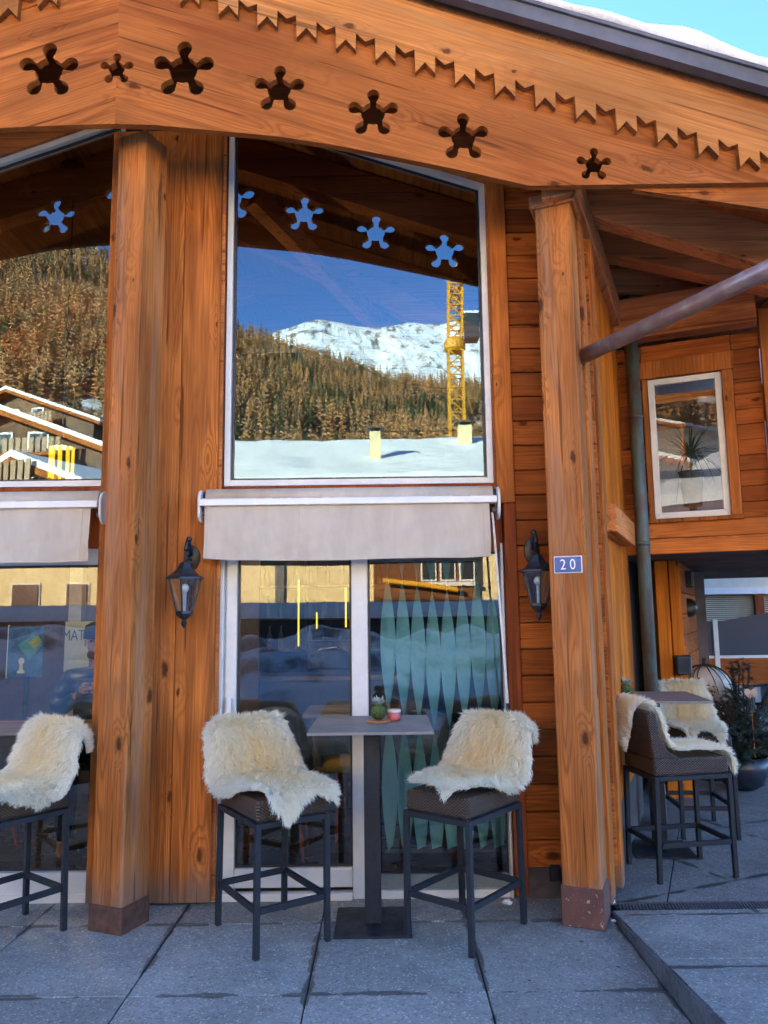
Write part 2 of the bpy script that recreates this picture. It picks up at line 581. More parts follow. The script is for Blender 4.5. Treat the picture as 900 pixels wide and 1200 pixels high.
cam = bpy.data.cameras.new('camera')
co_ = bpy.data.objects.new('camera', cam)
COL.objects.link(co_)
SC.camera = co_
cam.sensor_fit = 'VERTICAL'
cam.sensor_height = 36
cam.lens = 27
cam.clip_end = 6000
cam.clip_start = .05
pp, rr = rad(7.67), rad(.71)
r0, u0, fw = Vector((1, 0, 0)), Vector((0, -sin(pp), cos(pp))), Vector((0, cos(pp), sin(pp)))
R_, U_ = r0 * cos(rr) - u0 * sin(rr), u0 * cos(rr) + r0 * sin(rr)
mt = Matrix((R_, U_, -fw)).transposed().to_4x4()
mt.translation = (0, -4.68, 1.62)
co_.matrix_world = mt

SC.view_settings.view_transform = 'Standard'
SC.view_settings.look = 'None'
SC.view_settings.exposure = 3.45
SC.view_settings.gamma = 1
SC.render.engine = 'CYCLES'
cy = SC.cycles
cy.use_denoising = True
cy.max_bounces = 12
cy.diffuse_bounces = 6
cy.glossy_bounces = 5
cy.transmission_bounces = 6
cy.transparent_max_bounces = 14
cy.caustics_reflective = False
cy.caustics_refractive = False
cy.sample_clamp_indirect = 8

# ================================================================== SETTING: ground
def slabs(name, x0, x1, y0, y1, ox, oy, step, z, mat, gap=.007, parent=None, loc=(0, 0, 0), rot=0, thick=.05, label='', zfun=None):
    mb = MB()
    i0, i1 = math.floor((x0 - ox) / step), math.ceil((x1 - ox) / step)
    j0, j1 = math.floor((y0 - oy) / step), math.ceil((y1 - oy) / step)
    for i in range(i0, i1):
        for j in range(j0, j1):
            a, b = max(x0, ox + i * step + gap / 2), min(x1, ox + (i + 1) * step - gap / 2)
            c, d = max(y0, oy + j * step + gap / 2), min(y1, oy + (j + 1) * step - gap / 2)
            if b - a < .02 or d - c < .02: continue
            dz = random.uniform(-.0015, .0015)
            n = len(mb.v)
            mb.box((a, c, z - thick), (b, d, z + dz))
            if zfun:
                for k in range(n, len(mb.v)):
                    x, y, zz = mb.v[k]
                    mb.v[k] = (x, y, zz + zfun(y))
    o = mb.build(name, mat, parent, loc, (0, 0, rot), bevel=.003)
    return o

g = MB().add([(-1800, -2200, -.08), (1800, -2200, -.08), (1800, 900, -.08), (-1800, 900, -.08)], [(0, 1, 2, 3)])
N = NT('street ground')
c = N.coord()
nn = N.noise(c, .35, 5, .6)
col = N.mix(N.ramp(nn, .42, .56), (.07, .07, .075), (.62, .65, .70))
N.bsdf(col, .8, N.noise(c, 5, 4), .4, .05)
tag(g.build('street', N.m), 'wide snow dusted street and valley floor in front of the chalet', 'street', kind='structure')

jb = MB().box((-9, -6.2, -.07), (1.2, .35, -.012))
o = slabs('terrace', -9, 1.195, -6.2, .3, -.36, -.33, .78, 0, M['stone'])
tag(o, 'blue grey terrace of large square stone slabs with dark wet joints', 'terrace', kind='structure')
jb.build('joint_bed', M['joint'], o)

def ramp_z(y):
    return min(.30, max(0.0, (-.25 - y) * .09 + .012))
o = slabs('ramp_pavement', 1.216, 5.5, -6.2, -.235, .316, -1.0, .9, 0, M['stone_ramp'], thick=.2, zfun=ramp_z)
tag(o, 'sloping stone ramp rising towards the street at the right of the terrace', 'pavement', kind='structure')
kb = MB()
ys = [-.235 - .75 * k for k in range(9)]
for y1, y0 in zip(ys[:-1], ys[1:]):
    kb.add([(1.2, y0, -.06), (1.2145, y0, -.06), (1.2145, y1, -.06), (1.2, y1, -.06), (1.2, y0 + .004, ramp_z(y0) + .001), (1.2145, y0 + .004, ramp_z(y0) + .001), (1.2145, y1, ramp_z(y1) + .001), (1.2, y1, ramp_z(y1) + .001)],
           [(0, 3, 2, 1), (4, 5, 6, 7), (0, 1, 5, 4), (1, 2, 6, 5), (2, 3, 7, 6), (3, 0, 4, 7)])
kb.build('kerb', M['kerb'], o, bevel=.004)

o = slabs('side_court', 0, 14, 0, 20, .25, .4, 1.15, 0, M['stone_side'], loc=(1.26, -.10, 0), rot=0, thick=.05)
# keep the slab grid of the court parallel to the turned side wall
bpy.data.objects.remove(o)
mb = MB()
cs, sn = cos(rad(-23)), sin(rad(-23))
step = 1.12
for i in range(-6, 14):
    for j in range(-8, 20):
        a, b, cc, d = i * step + .32 + .004, (i + 1) * step + .32 - .004, j * step + .004, (j + 1) * step - .004
        q = [(a, cc), (b, cc), (b, d), (a, d)]
        q = [(x * cs - y * sn + 1.26, x * sn + y * cs) for x, y in q]
        # clip to y > -.10
        out = []
        for k in range(4):
            p0, p1 = q[k], q[(k + 1) % 4]
            if p0[1] >= -.1: out.append(p0)
            if (p0[1] >= -.1) != (p1[1] >= -.1):
                t = (-.1 - p0[1]) / (p1[1] - p0[1])
                out.append((p0[0] + t * (p1[0] - p0[0]), -.1))
        out2 = []
        for k in range(len(out)):
            p0, p1 = out[k], out[(k + 1) % len(out)]
            if p0[0] >= 1.2: out2.append(p0)
            if (p0[0] >= 1.2) != (p1[0] >= 1.2):
                t = (1.2 - p0[0]) / (p1[0] - p0[0])
                out2.append((1.2, p0[1] + t * (p1[1] - p0[1])))
        if len(out2) < 3: continue
        n = len(out2)
        mb.add([(x, y, -.05) for x, y in out2] + [(x, y, .0) for x, y in out2],
               [tuple(range(n - 1, -1, -1)), tuple(range(n, 2 * n))] + [(k, (k + 1) % n, (k + 1) % n + n, k + n) for k in range(n)])
o = mb.build('side_court', M['stone_side'], bevel=.002)
tag(o, 'dark blue grey paved court running back beside the chalet', 'court', kind='structure')
MB().box((1.2, -.095, -.07), (16, 22, -.012)).build('joint_bed', M['joint'], o)

# drain channel between ramp and court
dr = empty('drain_channel', (1.26, -.168, 0))
tag(dr, 'narrow dark drain grating across the head of the ramp', 'drain')
MB().box((0, -.066, -.05), (4.2, .066, -.006)).build('channel', M['joint'], dr)
mb = MB()
mb.box((0, -.066, -.02), (4.2, -.055, .004))
mb.box((0, .055, -.02), (4.2, .066, .004))
for k in range(230):
    x = .01 + k * .0181
    mb.obox((x, -.056, -.015), (.0115, 0, 0), (.02, .112, 0), (0, 0, .017))
mb.build('grating', M['kerb'], dr)

# ================================================================== CHALET
CH = empty('wooden_chalet', (-1.5, 0, 0))
tag(CH, 'timber chalet bar with a carved gable board and tall reflecting windows', 'building')
OFF = (1.5, 0, 0)
def part(mb, name, mat, parent=None, **kw):
    """built in world coordinates, parented under the chalet"""
    o = mb.build(name, mat, None, **kw)
    o.parent = parent or CH
    if parent is None: o.location = Vector(o.location) + Vector(OFF)
    return o
def part_me(me, name, mat, loc, rot, bevel=0, parent=None):
    o = link_mesh(name, me, mat, parent or CH, Vector(loc) + (Vector(OFF) if parent is None else Vector((0, 0, 0))), rot, bevel)
    return o

RX, RZ, SL = -1.50, 5.71, .335
AS = math.atan(SL)
# --- fascia boards with cut-out stars
arch = [(0, 4.402), (.22, 4.392), (.443, 4.367), (.927, 4.313), (1.25, 4.255), (1.53, 4.192), (1.95, 4.095), (2.34, 3.995), (4.95, 4.0), ]
archL = [(0, 4.402), (.3, 4.397), (.65, 4.385), (1.0, 4.35), (1.4, 4.27), (1.7, 4.19), (1.95, 4.12), (2.34, 3.995), (4.95, 4.0)]
def star(cx, cz, R, turn=0.0):
    pts = []
    hub, tip, lr = R * .47, R * .80, R * .25
    for k in range(5):
        a = pi / 2 + 2 * pi * k / 5 + turn
        def P(r, t): return (cx + r * cos(a) - t * sin(a), cz + r * sin(a) + t * cos(a))
        pts.append(P(hub * 1.06, -R * .125))
        for q in range(11):
            th = -pi * .64 + pi * 1.28 * q / 10
            pts.append(P(tip + lr * cos(th), lr * sin(th)))
        pts.append(P(hub * 1.06, R * .125))
        for q in range(5):
            am = a + .32 + (2 * pi / 5 - .64) * q / 4
            pts.append((cx + hub * cos(am), cz + hub * sin(am)))
    return pts
starsR = [(.004, 4.741, .09), (.382, 4.731, .172), (.931, 4.601, .142), (1.465, 4.445, .142), (1.974, 4.292, .142), (2.704, 4.116, .097)]
starsL = [(.39, 4.736, .168), (.93, 4.601, .142), (1.465, 4.445, .142), (1.974, 4.292, .142), (2.704, 4.116, .097)]
def fascia_side(sg, stars):
    outer = [(sg * d, z) for d, z in (arch if sg > 0 else archL)] + [(sg * 4.95, RZ - SL * 4.95 + .02), (0, RZ)]
    # the board is laid in its own frame: x runs along the roof slope
    ang = -sg * AS
    ca, sa = cos(-ang), sin(-ang)
    def loc2(p):
        x, z = p[0], p[1] - RZ
        return (x * ca - z * sa, x * sa + z * ca)
    # half of the small star that straddles the joint of the two boards
    full = star(0, 4.741, .095)
    n_ = len(full)
    keep = [i for i in range(n_) if full[i][0] * sg > 1e-5]
    st_ = [i for i in keep if full[i - 1][0] * sg <= 1e-5][0]
    run = []
    i = st_
    while full[i % n_][0] * sg > 1e-5:
        run.append(full[i % n_])
        i += 1
    if run[0][1] < run[-1][1]: run = run[::-1]
    outer = outer + [(0, run[0][1])] + run + [(0, run[-1][1])]
    sp = [[loc2(p) for p in outer]]
    for (d, z, R) in stars:
        sp.append([loc2(p) for p in star(sg * d, z, R, random.uniform(-.08, .08))])
    me = curve_mesh('fascia', sp, .045)
    # curve lies in xy; stand it up: rotate x by 90 then by slope about y
    rotm = Matrix.Rotation(pi / 2, 4, 'X')
    me.transform(rotm)
    part_me(me, 'fascia_board', M['fascia'], (RX, -.6375, RZ), (0, -ang, 0))
starsR0 = starsR[1:]
fascia_side(1, starsR0)
fascia_side(-1, starsL)
# underside lip of the arched board
# --- zigzag trim board, 40 mm in front
TX, TZ = -1.49, 5.67
def trim_side(sg):
    low = []
    P = .2245
    A = [(0, 0), (.053, -.053), (.107, -.032), (.111, -.172), (.165, -.112), (.2215, -.181)]
    d0 = 1.813 - 8 * P
    k = 0
    while d0 + k * P < 4.9:
        for (dx, dz) in A:
            d = d0 + k * P + dx
            if d > .005: low.append((sg * d, TZ - SL * (d0 + k * P) - .298 + dz))
        k += 1
    z0 = low[0][1]
    outer = [(0, z0)] + low + [(low[-1][0] + sg * .02, TZ - SL * abs(low[-1][0]) - .005), (0, TZ)]
    ang = -sg * AS
    ca, sa = cos(-ang), sin(-ang)
    def loc2(p):
        x, z = p[0], p[1] - TZ
        return (x * ca - z * sa, x * sa + z * ca)
    me = curve_mesh('trim', [[loc2(p) for p in outer]], .038)
    me.transform(Matrix.Rotation(pi / 2, 4, 'X'))
    part_me(me, 'trim_board', M['trim'], (TX, -.682, TZ), (0, -ang, 0))
trim_side(1)
trim_side(-1)

# --- roof
def roofz(x): return RZ - SL * abs(x - RX)
for sg in (1, -1):
    xe = RX + sg * (5.0 if sg > 0 else 7.5)
    mb = MB()
    a, b = (RX, roofz(RX) - .005), (xe, roofz(xe) - .005)
    poly = [a, b, (b[0], b[1] + .13), (a[0], a[1] + .135)]
    mb.prism(poly, -.66, 9.0)
    part(mb, 'roof', M['soffit_y'])
    mb = MB()
    mb.prism([(a[0], a[1] + .012), (b[0], b[1] + .012), (b[0], b[1] + .10), (a[0], a[1] + .10)], -.775, -.712)
    mb.prism([(a[0], a[1] + .102), (b[0], b[1] + .102), (b[0], b[1] + .125), (a[0], a[1] + .125)], -.79, -.64)
    part(mb, 'roof_edge', M['lead'])
# snow on the roof
def snow_roof():
    mb = MB()
    nx, ny = 120, 14
    vs = []
    for j in range(ny + 1):
        for i in range(nx + 1):
            x = RX - 7.2 + 12.0 * i / nx
            y = (-.77, -.80, -.79, -.74)[j] if j < 4 else -.74 + 9.6 * ((j - 3) / (ny - 3)) ** 1.6
            h = .065 + .055 * noise.noise((x * 1.1, y * .8, 3)) + .035 * noise.noise((x * 4, y * 3, 8))
            e = (0, .35, .75, .95)[j] if j < 4 else 1
            bump = .05 * max(0, 1 - abs(x - 1.75) / .28)
            z = roofz(x) + .128 + (h + bump) * e
            vs.append((x, y + .05 * noise.noise((x * 2, 0, 1)) * (j < 3), z))
    fs = [(j * (nx + 1) + i, j * (nx + 1) + i + 1, (j + 1) * (nx + 1) + i + 1, (j + 1) * (nx + 1) + i) for j in range(ny) for i in range(nx)]
    mb.add(vs, fs)
    o = mb.build('roof_snow', M['snow'], smooth=True)
    tag(o, 'layer of old snow lying on the chalet roof', 'snow', kind='stuff')
snow_roof()

# --- rafters and purlin under the right eave
def rafter(y0, y1, xa, za, sl, x0, x1, h):
    mb = MB()
    f = lambda x: za - sl * (x - xa)
    mb.prism([(x0, f(x0)), (x1, f(x1)), (x1, f(x1) + h), (x0, f(x0) + h)], y0, y1)
    part(mb, 'rafter', M['soffit'], bevel=.006)
rafter(.06, .20, 1.37, 4.21, .322, 1.22, 3.45, .30)
rafter(.85, 1.0, 1.70, 4.33, .24, 1.55, 3.4, .25)
rafter(1.45, 1.6, 1.97, 4.29, .16, 1.8, 3.4, .25)
mb = MB()
s23, c23 = sin(rad(23)), cos(rad(23))
S = Vector((s23, c23, 0))
Nn = Vector((c23, -s23, 0))
b0 = Vector((1.118, -.589, 4.0))
mb.obox(b0, S * 2.36, -Nn * .20, (0, 0, .24))
part(mb, 'purlin', M['soffit_y'], bevel=.006)
# closing board of the overhang at its right end
mb = MB()
mb.prism([(1.44, 3.992), (3.4, 3.66), (3.4, 4.03), (1.44, 4.03)], -.612, -.572)
part(mb, 'eave_board', M['fascia'])

# --- pillars
def pillar(corner, name_lab, top, base_mat, bh):
    o_ = Vector((*corner, 0))
    u = Vector((-c23, s23, 0)) * .205          # along front face to the left
    v = Vector((s23, c23, 0)) * .205
    mb = MB().obox((0, 0, bh - .02), (.205, 0, 0), (0, .205, 0), (0, 0, top - bh + .02))
    org = o_ + u
    p = mb.build('pillar', M['pillar'], None, bevel=.008)
    p.location = org + Vector(OFF)
    p.rotation_euler = (0, 0, rad(-23))
    p.parent = CH
    b = MB().obox((-.008, -.008, 0), (.221, 0, 0), (0, .221, 0), (0, 0, bh)).build('pillar_base', base_mat, p, bevel=.004)
    return p
M['copper_base'] = plain('brown copper shoe', (.12, .06, .042), .5, .3, var=.4, scale=25, bump=.15)
N = NT('scraped red base paint')
cc_ = N.coord()
ch1 = N.ramp(N.noise(cc_, 42, 4, .65), .62, .68)
N.bsdf(N.mix(ch1, N.mix(N.ramp(N.noise(cc_, 9, 3), .3, .7), (.105, .045, .036), (.15, .065, .05)), (.42, .38, .34)), .55)
M['scraped'] = N.m
pl = pillar((-1.385, -.471), 'left', 4.5, M['copper_base'], .135)
pr = pillar((1.104, -.482), 'right', 4.0, M['scraped'], .20)
MB().obox((-.03, -.03, 3.99), (.265, 0, 0), (0, .265, 0), (0, 0, .085)).build('pillar_cap', M['pillar'], pr, bevel=.012)

# --- board panel left of the door
mb = MB()
for x0, x1 in ((-1.72, -1.475), (-1.472, -1.247), (-1.244, -1.012)):
    mb.box((x0, -.08, .02), (x1, -.035, 4.75))
part(mb, 'wall_panel', M['panel'], bevel=.004)
part(MB().box((-1.012, -.052, .02), (-.992, -.035, 4.8)), 'edge_strip', M['soffit'])
part(MB().box((-1.66, -.032, 0), (-1.09, .16, 4.85)), 'wall_core', M['dark'])
part(MB().box((-1.088, -.030, 2.10), (-.992, .14, 4.9)), 'window_post', M['stain'])

# --- plank wall to the right of the door
mb = MB()
z, k = .17, 0
while z < 4.35:
    mb.box((.80, -.035 - random.uniform(0, .003), z + .003), (1.32, .05, min(z + .152, 4.4)))
    z += .155
part(mb, 'plank_wall', M['plank'], bevel=.005)
part(MB().box((.79, -.02, 0), (1.3, .06, .168)), 'wall_plinth', M['concrete'])
part(MB().box((.69, -.07, 2.29), (.797, .10, 4.5)), 'corner_board', M['corner'], bevel=.004)
part(MB().box((.725, -.065, .03), (.797, .10, 2.287)), 'corner_board', M['stain'], bevel=.004)
part(MB().box((.682, -.02, 2.29), (.688, .10, 4.5)), 'edge_strip', M['soffit'])

part(MB().box((.925, -.052, .10), (.985, -.0205, .19)), 'socket_box', M['blackm'], bevel=.006)
# --- wall above the windows and behind the awnings
def gable(x0, x1, z0l, z0r, y0, y1, name, mat):
    mb = MB()
    poly = [(x0, z0l), (x1, z0r), (x1, roofz(x1) - .01)]
    if x0 < RX < x1: poly.append((RX, RZ - .01))
    poly.append((x0, roofz(x0) - .01))
    mb.prism(poly, y0, y1)
    return part(mb, name, mat)
WT = lambda x: 4.404 - .335 * (x - .672)           # upper edge of the right window frame
gable(-.985, .688, WT(-.985) + .004, WT(.688) + .004, -.02, .12, 'gable_wall', M['soffit'])
WTL = lambda x: 4.92 + .36 * (x + 1.66)
gable(-4.0, -1.665, WTL(-4.0) + .004, WTL(-1.665) + .004, -.02, .12, 'gable_wall', M['soffit'])
gable(-1.660, -.99, 4.86, 4.86, -.028, .115, 'gable_wall', M['soffit'])
gable(.690, 1.32, 4.44, 4.44, -.015, .10, 'gable_wall', M['plank'])
part(MB().box((-1.088, -.005, 2.0), (.722, .13, 2.42)), 'lintel', M['stain'])
part(MB().box((-4.0, -.005, 2.05), (-1.662, .13, 2.43)), 'lintel', M['stain'])
# wall going on to the left, out of the picture
mb = MB()
z = 0
while z < 4.4:
    mb.box((-7.6, -.03, z + .003), (-4.003, .12, z + .152))
    z += .155
part(mb, 'plank_wall', M['plank'])

# --- upper windows
def frame_poly(mb, poly, wdt, y0, y1):
    """mitred frame along a closed convex polygon (x,z)"""
    n = len(poly)
    c = Vector((sum(p[0] for p in poly) / n, sum(p[1] for p in poly) / n))
    inn = []
    P = [Vector(p) for p in poly]
    for i in range(n):
        a, b, d = P[i - 1], P[i], P[(i + 1) % n]
        e1, e2 = (b - a).normalized(), (d - b).normalized()
        n1, n2 = Vector((-e1.y, e1.x)), Vector((-e2.y, e2.x))
        if n1.dot(c - b) < 0: n1 = -n1
        if n2.dot(c - b) < 0: n2 = -n2
        bis = (n1 + n2).normalized()
        inn.append(b + bis * wdt / max(.2, bis.dot(n1)))
    for i in range(n):
        j = (i + 1) % n
        q = [P[i], P[j], inn[j], inn[i]]
        mb.prism([(p.x, p.y) for p in q], y0, y1)
    return [(p.x, p.y) for p in inn]
def window(poly, wdt, y0, y1, yg, frame_mat, pane_mat, inner_dark=True):
    mb = MB()
    inn = frame_poly(mb, poly, wdt, y0, y1)
    f = part(mb, 'window', frame_mat)
    g_ = MB()
    g_.add([(x, yg, z) for x, z in inn], [tuple(range(len(inn)))])
    g_.build('pane', pane_mat, f)
    if inner_dark:
        m2 = MB()
        frame_poly(m2, [(x, z) for x, z in inn], .016, yg - .012, yg - .002)
        m2.build('gasket', M['blackm'], f)
    return f
window([(-.987, 2.424), (.680, 2.424), (.680, WT(.680)), (-.987, WT(-.987))], .036, .0, .075, .045, M['white'], M['glass'])
window([(-3.95, 2.435), (-1.667, 2.435), (-1.667, WTL(-1.667)), (-3.95, WTL(-3.95))], .036, .0, .075, .045, M['white'], M['glass'])

# --- sliding door
door = part(MB(), 'sliding_door', M['white'])
hb = MB()
hb.box((-.945, -.012, .98), (-.92, .018, 1.0))
hb.box((-.945, -.012, 1.12), (-.92, .018, 1.14))
hb.box((-.947, -.03, .97), (-.918, -.0125, 1.15))
hb.build('handle', M['white_bar'], door, bevel=.003)
mb = MB()
mb.box((-1.085, -.01, .0), (-.975, .12, 2.06))            # outer jamb
mb.box((-.965, .02, .03), (-.900, .11, 2.05))             # leaf stile
mb.box((-.974, .03, .0), (-.966, .1, 2.05))
mb.box((-.205, .005, .0), (-.107, .11, 2.05))             # middle stile
mb.box((.706, -.01, .0), (.722, .11, 2.05))               # right jamb
mb.box((-.898, .025, .06), (-.207, .10, .168))            # bottom rail left
mb.box((-.974, -.02, .0), (-.207, .022, .045))            # sill
mb.box((-.105, .0, .0), (.704, .10, .045))                # bottom rail right
mb.box((-.898, .02, 1.99), (-.207, .10, 2.05))
mb.box((-.105, .02, 2.0), (.704, .10, 2.05))
door.data = mb.mesh('sliding_door')
door.data.materials.append(M['white'])
bv = door.modifiers.new('bevel', 'BEVEL')
bv.width = .004
bv.limit_method = 'ANGLE'
g_ = MB().add([(-.9, .06, .168), (-.205, .06, .168), (-.205, .06, 1.99), (-.9, .06, 1.99)], [(0, 1, 2, 3)])
g_.build('pane', M['glass_low'], door)
g_ = MB().add([(-.107, .05, .045), (.706, .05, .045), (.706, .05, 2.0), (-.107, .05, 2.0)], [(0, 1, 2, 3)])
g_.build('pane', M['glass_low'], door)
mb = MB()
frame_poly(mb, [(-.898, .168), (-.207, .168), (-.207, 1.99), (-.898, 1.99)], .012, .05, .058)
frame_poly(mb, [(-.105, .045), (.704, .045), (.704, 2.0), (-.105, 2.0)], .012, .04, .048)
mb.build('gasket', M['blackm'], door)
MB().box((-.107, .03, .047), (.704, .049, .125)).build('threshold_rail', plain('grey rail', (.18, .21, .2), .4), door)

# --- lower left glazing
lf = part(MB(), 'window', M['white'])
mb = MB()
mb.box((-4.0, -.0, .0), (-1.665, .10, .045))
mb.box((-4.0, .01, .045), (-1.665, .10, .165))
mb.box((-4.0, .02, 1.95), (-1.69, .10, 2.05))
mb.box((-1.69, .0, .165), (-1.664, .10, 2.05))
mb.box((-4.0, .0, .165), (-3.9, .10, 1.95))
lf.data = mb.mesh('window')
lf.data.materials.append(M['white'])
g_ = MB().add([(-3.9, .055, .165), (-1.69, .055, .165), (-1.69, .055, 1.95), (-3.9, .055, 1.95)], [(0, 1, 2, 3)])
g_.build('pane', M['glass_low'], lf)
mb = MB()
frame_poly(mb, [(-3.9, .165), (-1.69, .165), (-1.69, 1.95), (-3.9, 1.95)], .014, .045, .053)
mb.build('gasket', M['blackm'], lf)

# --- side wall (turned 23 degrees), boards, plinth, ledge
SO = Vector((1.184, -.293, 0))
def side(mb, name, mat, **kw):
    o = mb.build(name, mat, None, **kw)
    o.location = SO + Vector(OFF)
    o.rotation_euler = (0, 0, rad(67))      # local x runs back along the wall, local -y points out to the right
    o.parent = CH
    return o
# local y = 0 is the wall face, negative is outwards
side(MB().box((.02, -.02, .05), (.17, .10, 4.0)), 'corner_post', M['panel'], bevel=.006)
side(MB().box((.30, -.045, .05), (.42, .08, 4.0)), 'corner_post', M['panel'], bevel=.006)
side(MB().box((.172, .02, .05), (.298, .09, 4.0)), 'corner_post', M['stain'])
mb = MB()
xx = [.425, .85, 1.27, 1.69, 2.085]
for a, b in zip(xx[:-1], xx[1:]): mb.box((a + .002, .0, .42), (b - .002, .05, 4.0))
side(mb, 'golden_wall', M['golden'], bevel=.003)
side(MB().box((.425, .012, 0), (2.4, .07, .418)), 'wall_plinth', M['concrete'])
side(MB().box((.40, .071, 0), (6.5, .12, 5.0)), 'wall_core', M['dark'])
side(MB().box((.47, -.10, 2.125), (1.66, -.002, 2.30)), 'ledge', M['soffit'], bevel=.005)

# --- downpipe and the slanting rain pipe
N = NT('weathered copper')
cc_ = N.coord()
pt = N.ramp(N.noise(N.mapping(cc_, (1, 1, .25)), 14, 4, .65), .42, .62)
N.bsdf(N.mix(pt, (.095, .075, .062), (.09, .135, .125)), .55, N.noise(cc_, 30, 3), .2, .004, .25)
M['copper'] = N.m
N = NT('brown copper pipe')
cc_ = N.coord()
pt = N.ramp(N.noise(cc_, 5, 4, .7), .56, .64)
N.bsdf(N.mix(N.math('MULTIPLY', pt, .7), N.mix(N.ramp(N.noise(cc_, 20, 3), .3, .7), (.27, .165, .15), (.34, .23, .21)), (.30, .36, .30)), .32, metal=.35)
M['pipe'] = N.m
dp = SO + S * 2.0 + Nn * .13
mb = MB()
mb.tube([dp + Vector((0, 0, .25)), dp + Vector((0, 0, 4.25))], .052, 16)
for z in (.9, 2.15, 3.2):
    mb.tube([dp + Vector((0, 0, z)), dp + Vector((0, 0, z + .03))], .058, 16)
part(mb, 'downpipe', M['copper'], smooth=True)
mb = MB()
mb.tube([(dp.x, dp.y, .0), (dp.x, dp.y, .30)], .062, 16)
part(mb, 'standpipe', plain('grey green standpipe', (.12, .17, .18), .5), smooth=True)
mb = MB()
pa, pb = Vector((1.172, -.33, 3.11)), Vector((1.793, -1.3, 3.186))
dd = pb - pa
mb.tube([pa - dd * .02, pa + dd * 1.9], .045, 20)
part(mb, 'rain_pipe', M['pipe'], smooth=True)
# unseen block added behind the ridge only to shade the street and court
mb = MB()
mb.box((-34, 6.6, 0), (-4.0, 42, 10.25))
part(mb, 'shade_block', M['cream_wall'])

# --- interior
part(MB().box((-7.5, .17, -.02), (1.2, 6.4, .012)), 'interior_floor', plain('dark floor tiles', (.035, .035, .04), .3))
part(MB().box((-7.5, 6.3, .0), (3.0, 6.5, 5.5)), 'interior_wall', plain('brown grey plaster', (.10, .085, .07), .8))
part(MB().box((-7.6, .13, .0), (-7.5, 6.4, 5.0)), 'interior_wall', M['beige'])
mb = MB()
for yy in (1.2, 2.6, 4.0, 5.4):
    for sg in (1, -1):
        xe = RX + sg * (2.6 if sg > 0 else 5)
        mb.prism([(RX, roofz(RX) - .32), (xe, roofz(xe) - .32), (xe, roofz(xe) - .02), (RX, roofz(RX) - .02)], yy, yy + .16)
part(mb, 'interior_rafters', M['soffit'])
mb = MB()
mb.bar((-3.4, 2.0, 4.05), (-1.4, 2.0, 5.2), .14, .2)
mb.bar((.9, 2.0, 4.05), (-1.4, 2.0, 5.2), .14, .2)
mb.bar((-1.0, 1.0, 4.9), (.4, 2.6, 4.0), .12, .16)
part(mb, 'interior_brace', M['soffit'])
mb = MB()
for x, wd in ((-2.98, .12), (-2.62, .20), (-1.98, .12)):
    mb.box((x, 2.6, .0), (x + wd, 2.7, 2.4))
part(mb, 'interior_post', M['beige'])
mb = MB()
mb.box((-5, 2.7, .0), (-1.2, 2.76, 2.4))
part(mb, 'interior_partition', plain('brown panelling', (.09, .05, .03), .5, var=.3))
mb = MB()
mb.box((-5, 2.59, 2.4), (1.2, 2.8, 2.62))
part(mb, 'interior_beam', M['soffit'])


# ================================================================== TIMBER WING (bridges the passage on the right)
WO = Vector((2.004, 1.64, 0))
WG = empty('timber_wing', WO, rad(-23))
tag(WG, 'timber clad upper storey with a white window bridging the passage on the right', 'building')
mb = MB()
z = 2.345
while z < 3.85:
    for a, b in ((-.35, .188), (.882, 1.085)):
        mb.box((a, 0 + random.uniform(0, .003), z + .002), (b, .05, min(z + .122, 3.84)))
    z += .124
for a, b in ((2.33, 2.385), ):
    mb.box((.192, .0, 2.345), (.878, .05, 2.372))
mb.box((.192, .0, 3.70), (.878, .05, 3.84))
mb.build('plank_wall', M['plank'], WG, bevel=.004)
mb = MB()
mb.box((-.35, -.012, 2.21), (2.2, .05, 2.342))
mb.box((-.35, -.02, 2.085), (2.2, .05, 2.207))
mb.build('sill_beam', M['fascia'], WG, bevel=.004)
mb = MB()
mb.box((.188, -.03, 2.37), (.228, .06, 3.545))
mb.box((.80, -.03, 2.37), (.878, .06, 3.545))
mb.box((.17, -.036, 3.548), (.892, .06, 3.695))
mb.box((.17, -.05, 2.335), (.892, .06, 2.367))
mb.build('window_trim', M['corner'], WG, bevel=.003)
mb = MB()
inn = frame_poly(mb, [(.232, 2.372), (.796, 2.372), (.796, 3.543), (.232, 3.543)], .05, .0, .05)
wf = mb.build('window', M['white'], WG, bevel=.003)
MB().add([(x, .03, z) for x, z in inn], [(0, 1, 2, 3)]).build('pane', M['glass_wing'], wf)
mb = MB()
mb.box((1.095, -.05, 2.345), (1.26, .05, 4.0))
mb.build('corner_board', M['corner'], WG, bevel=.004)
mb = MB()
mb.box((1.262, .0, 2.345), (2.4, .06, 4.0))
mb.build('plank_wall', M['plank'], WG)
mb = MB()
mb.box((-.2, -.16, 3.87), (1.075, .0, 4.22))
mb.build('eave_board', M['soffit'], WG, bevel=.006)
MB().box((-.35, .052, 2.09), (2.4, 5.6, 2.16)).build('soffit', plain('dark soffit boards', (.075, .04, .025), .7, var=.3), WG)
mb = MB()
mb.box((-.35, 1.1, 2.17), (2.4, 1.15, 4.2))
mb.build('interior_wall', plain('white interior wall', (.75, .75, .73), .9), WG)
MB().box((-.35, .06, 3.35), (1.2, 1.09, 3.42)).build('interior_ceiling', M['soffit'], WG)
MB().box((-.40, .06, 2.17), (-.352, 1.6, 4.2)).build('interior_wall', M['dark'], WG)
MB().box((2.4, 1.2, 2.0), (2.5, 5.6, 4.3)).build('side_wall', M['plank'], WG)

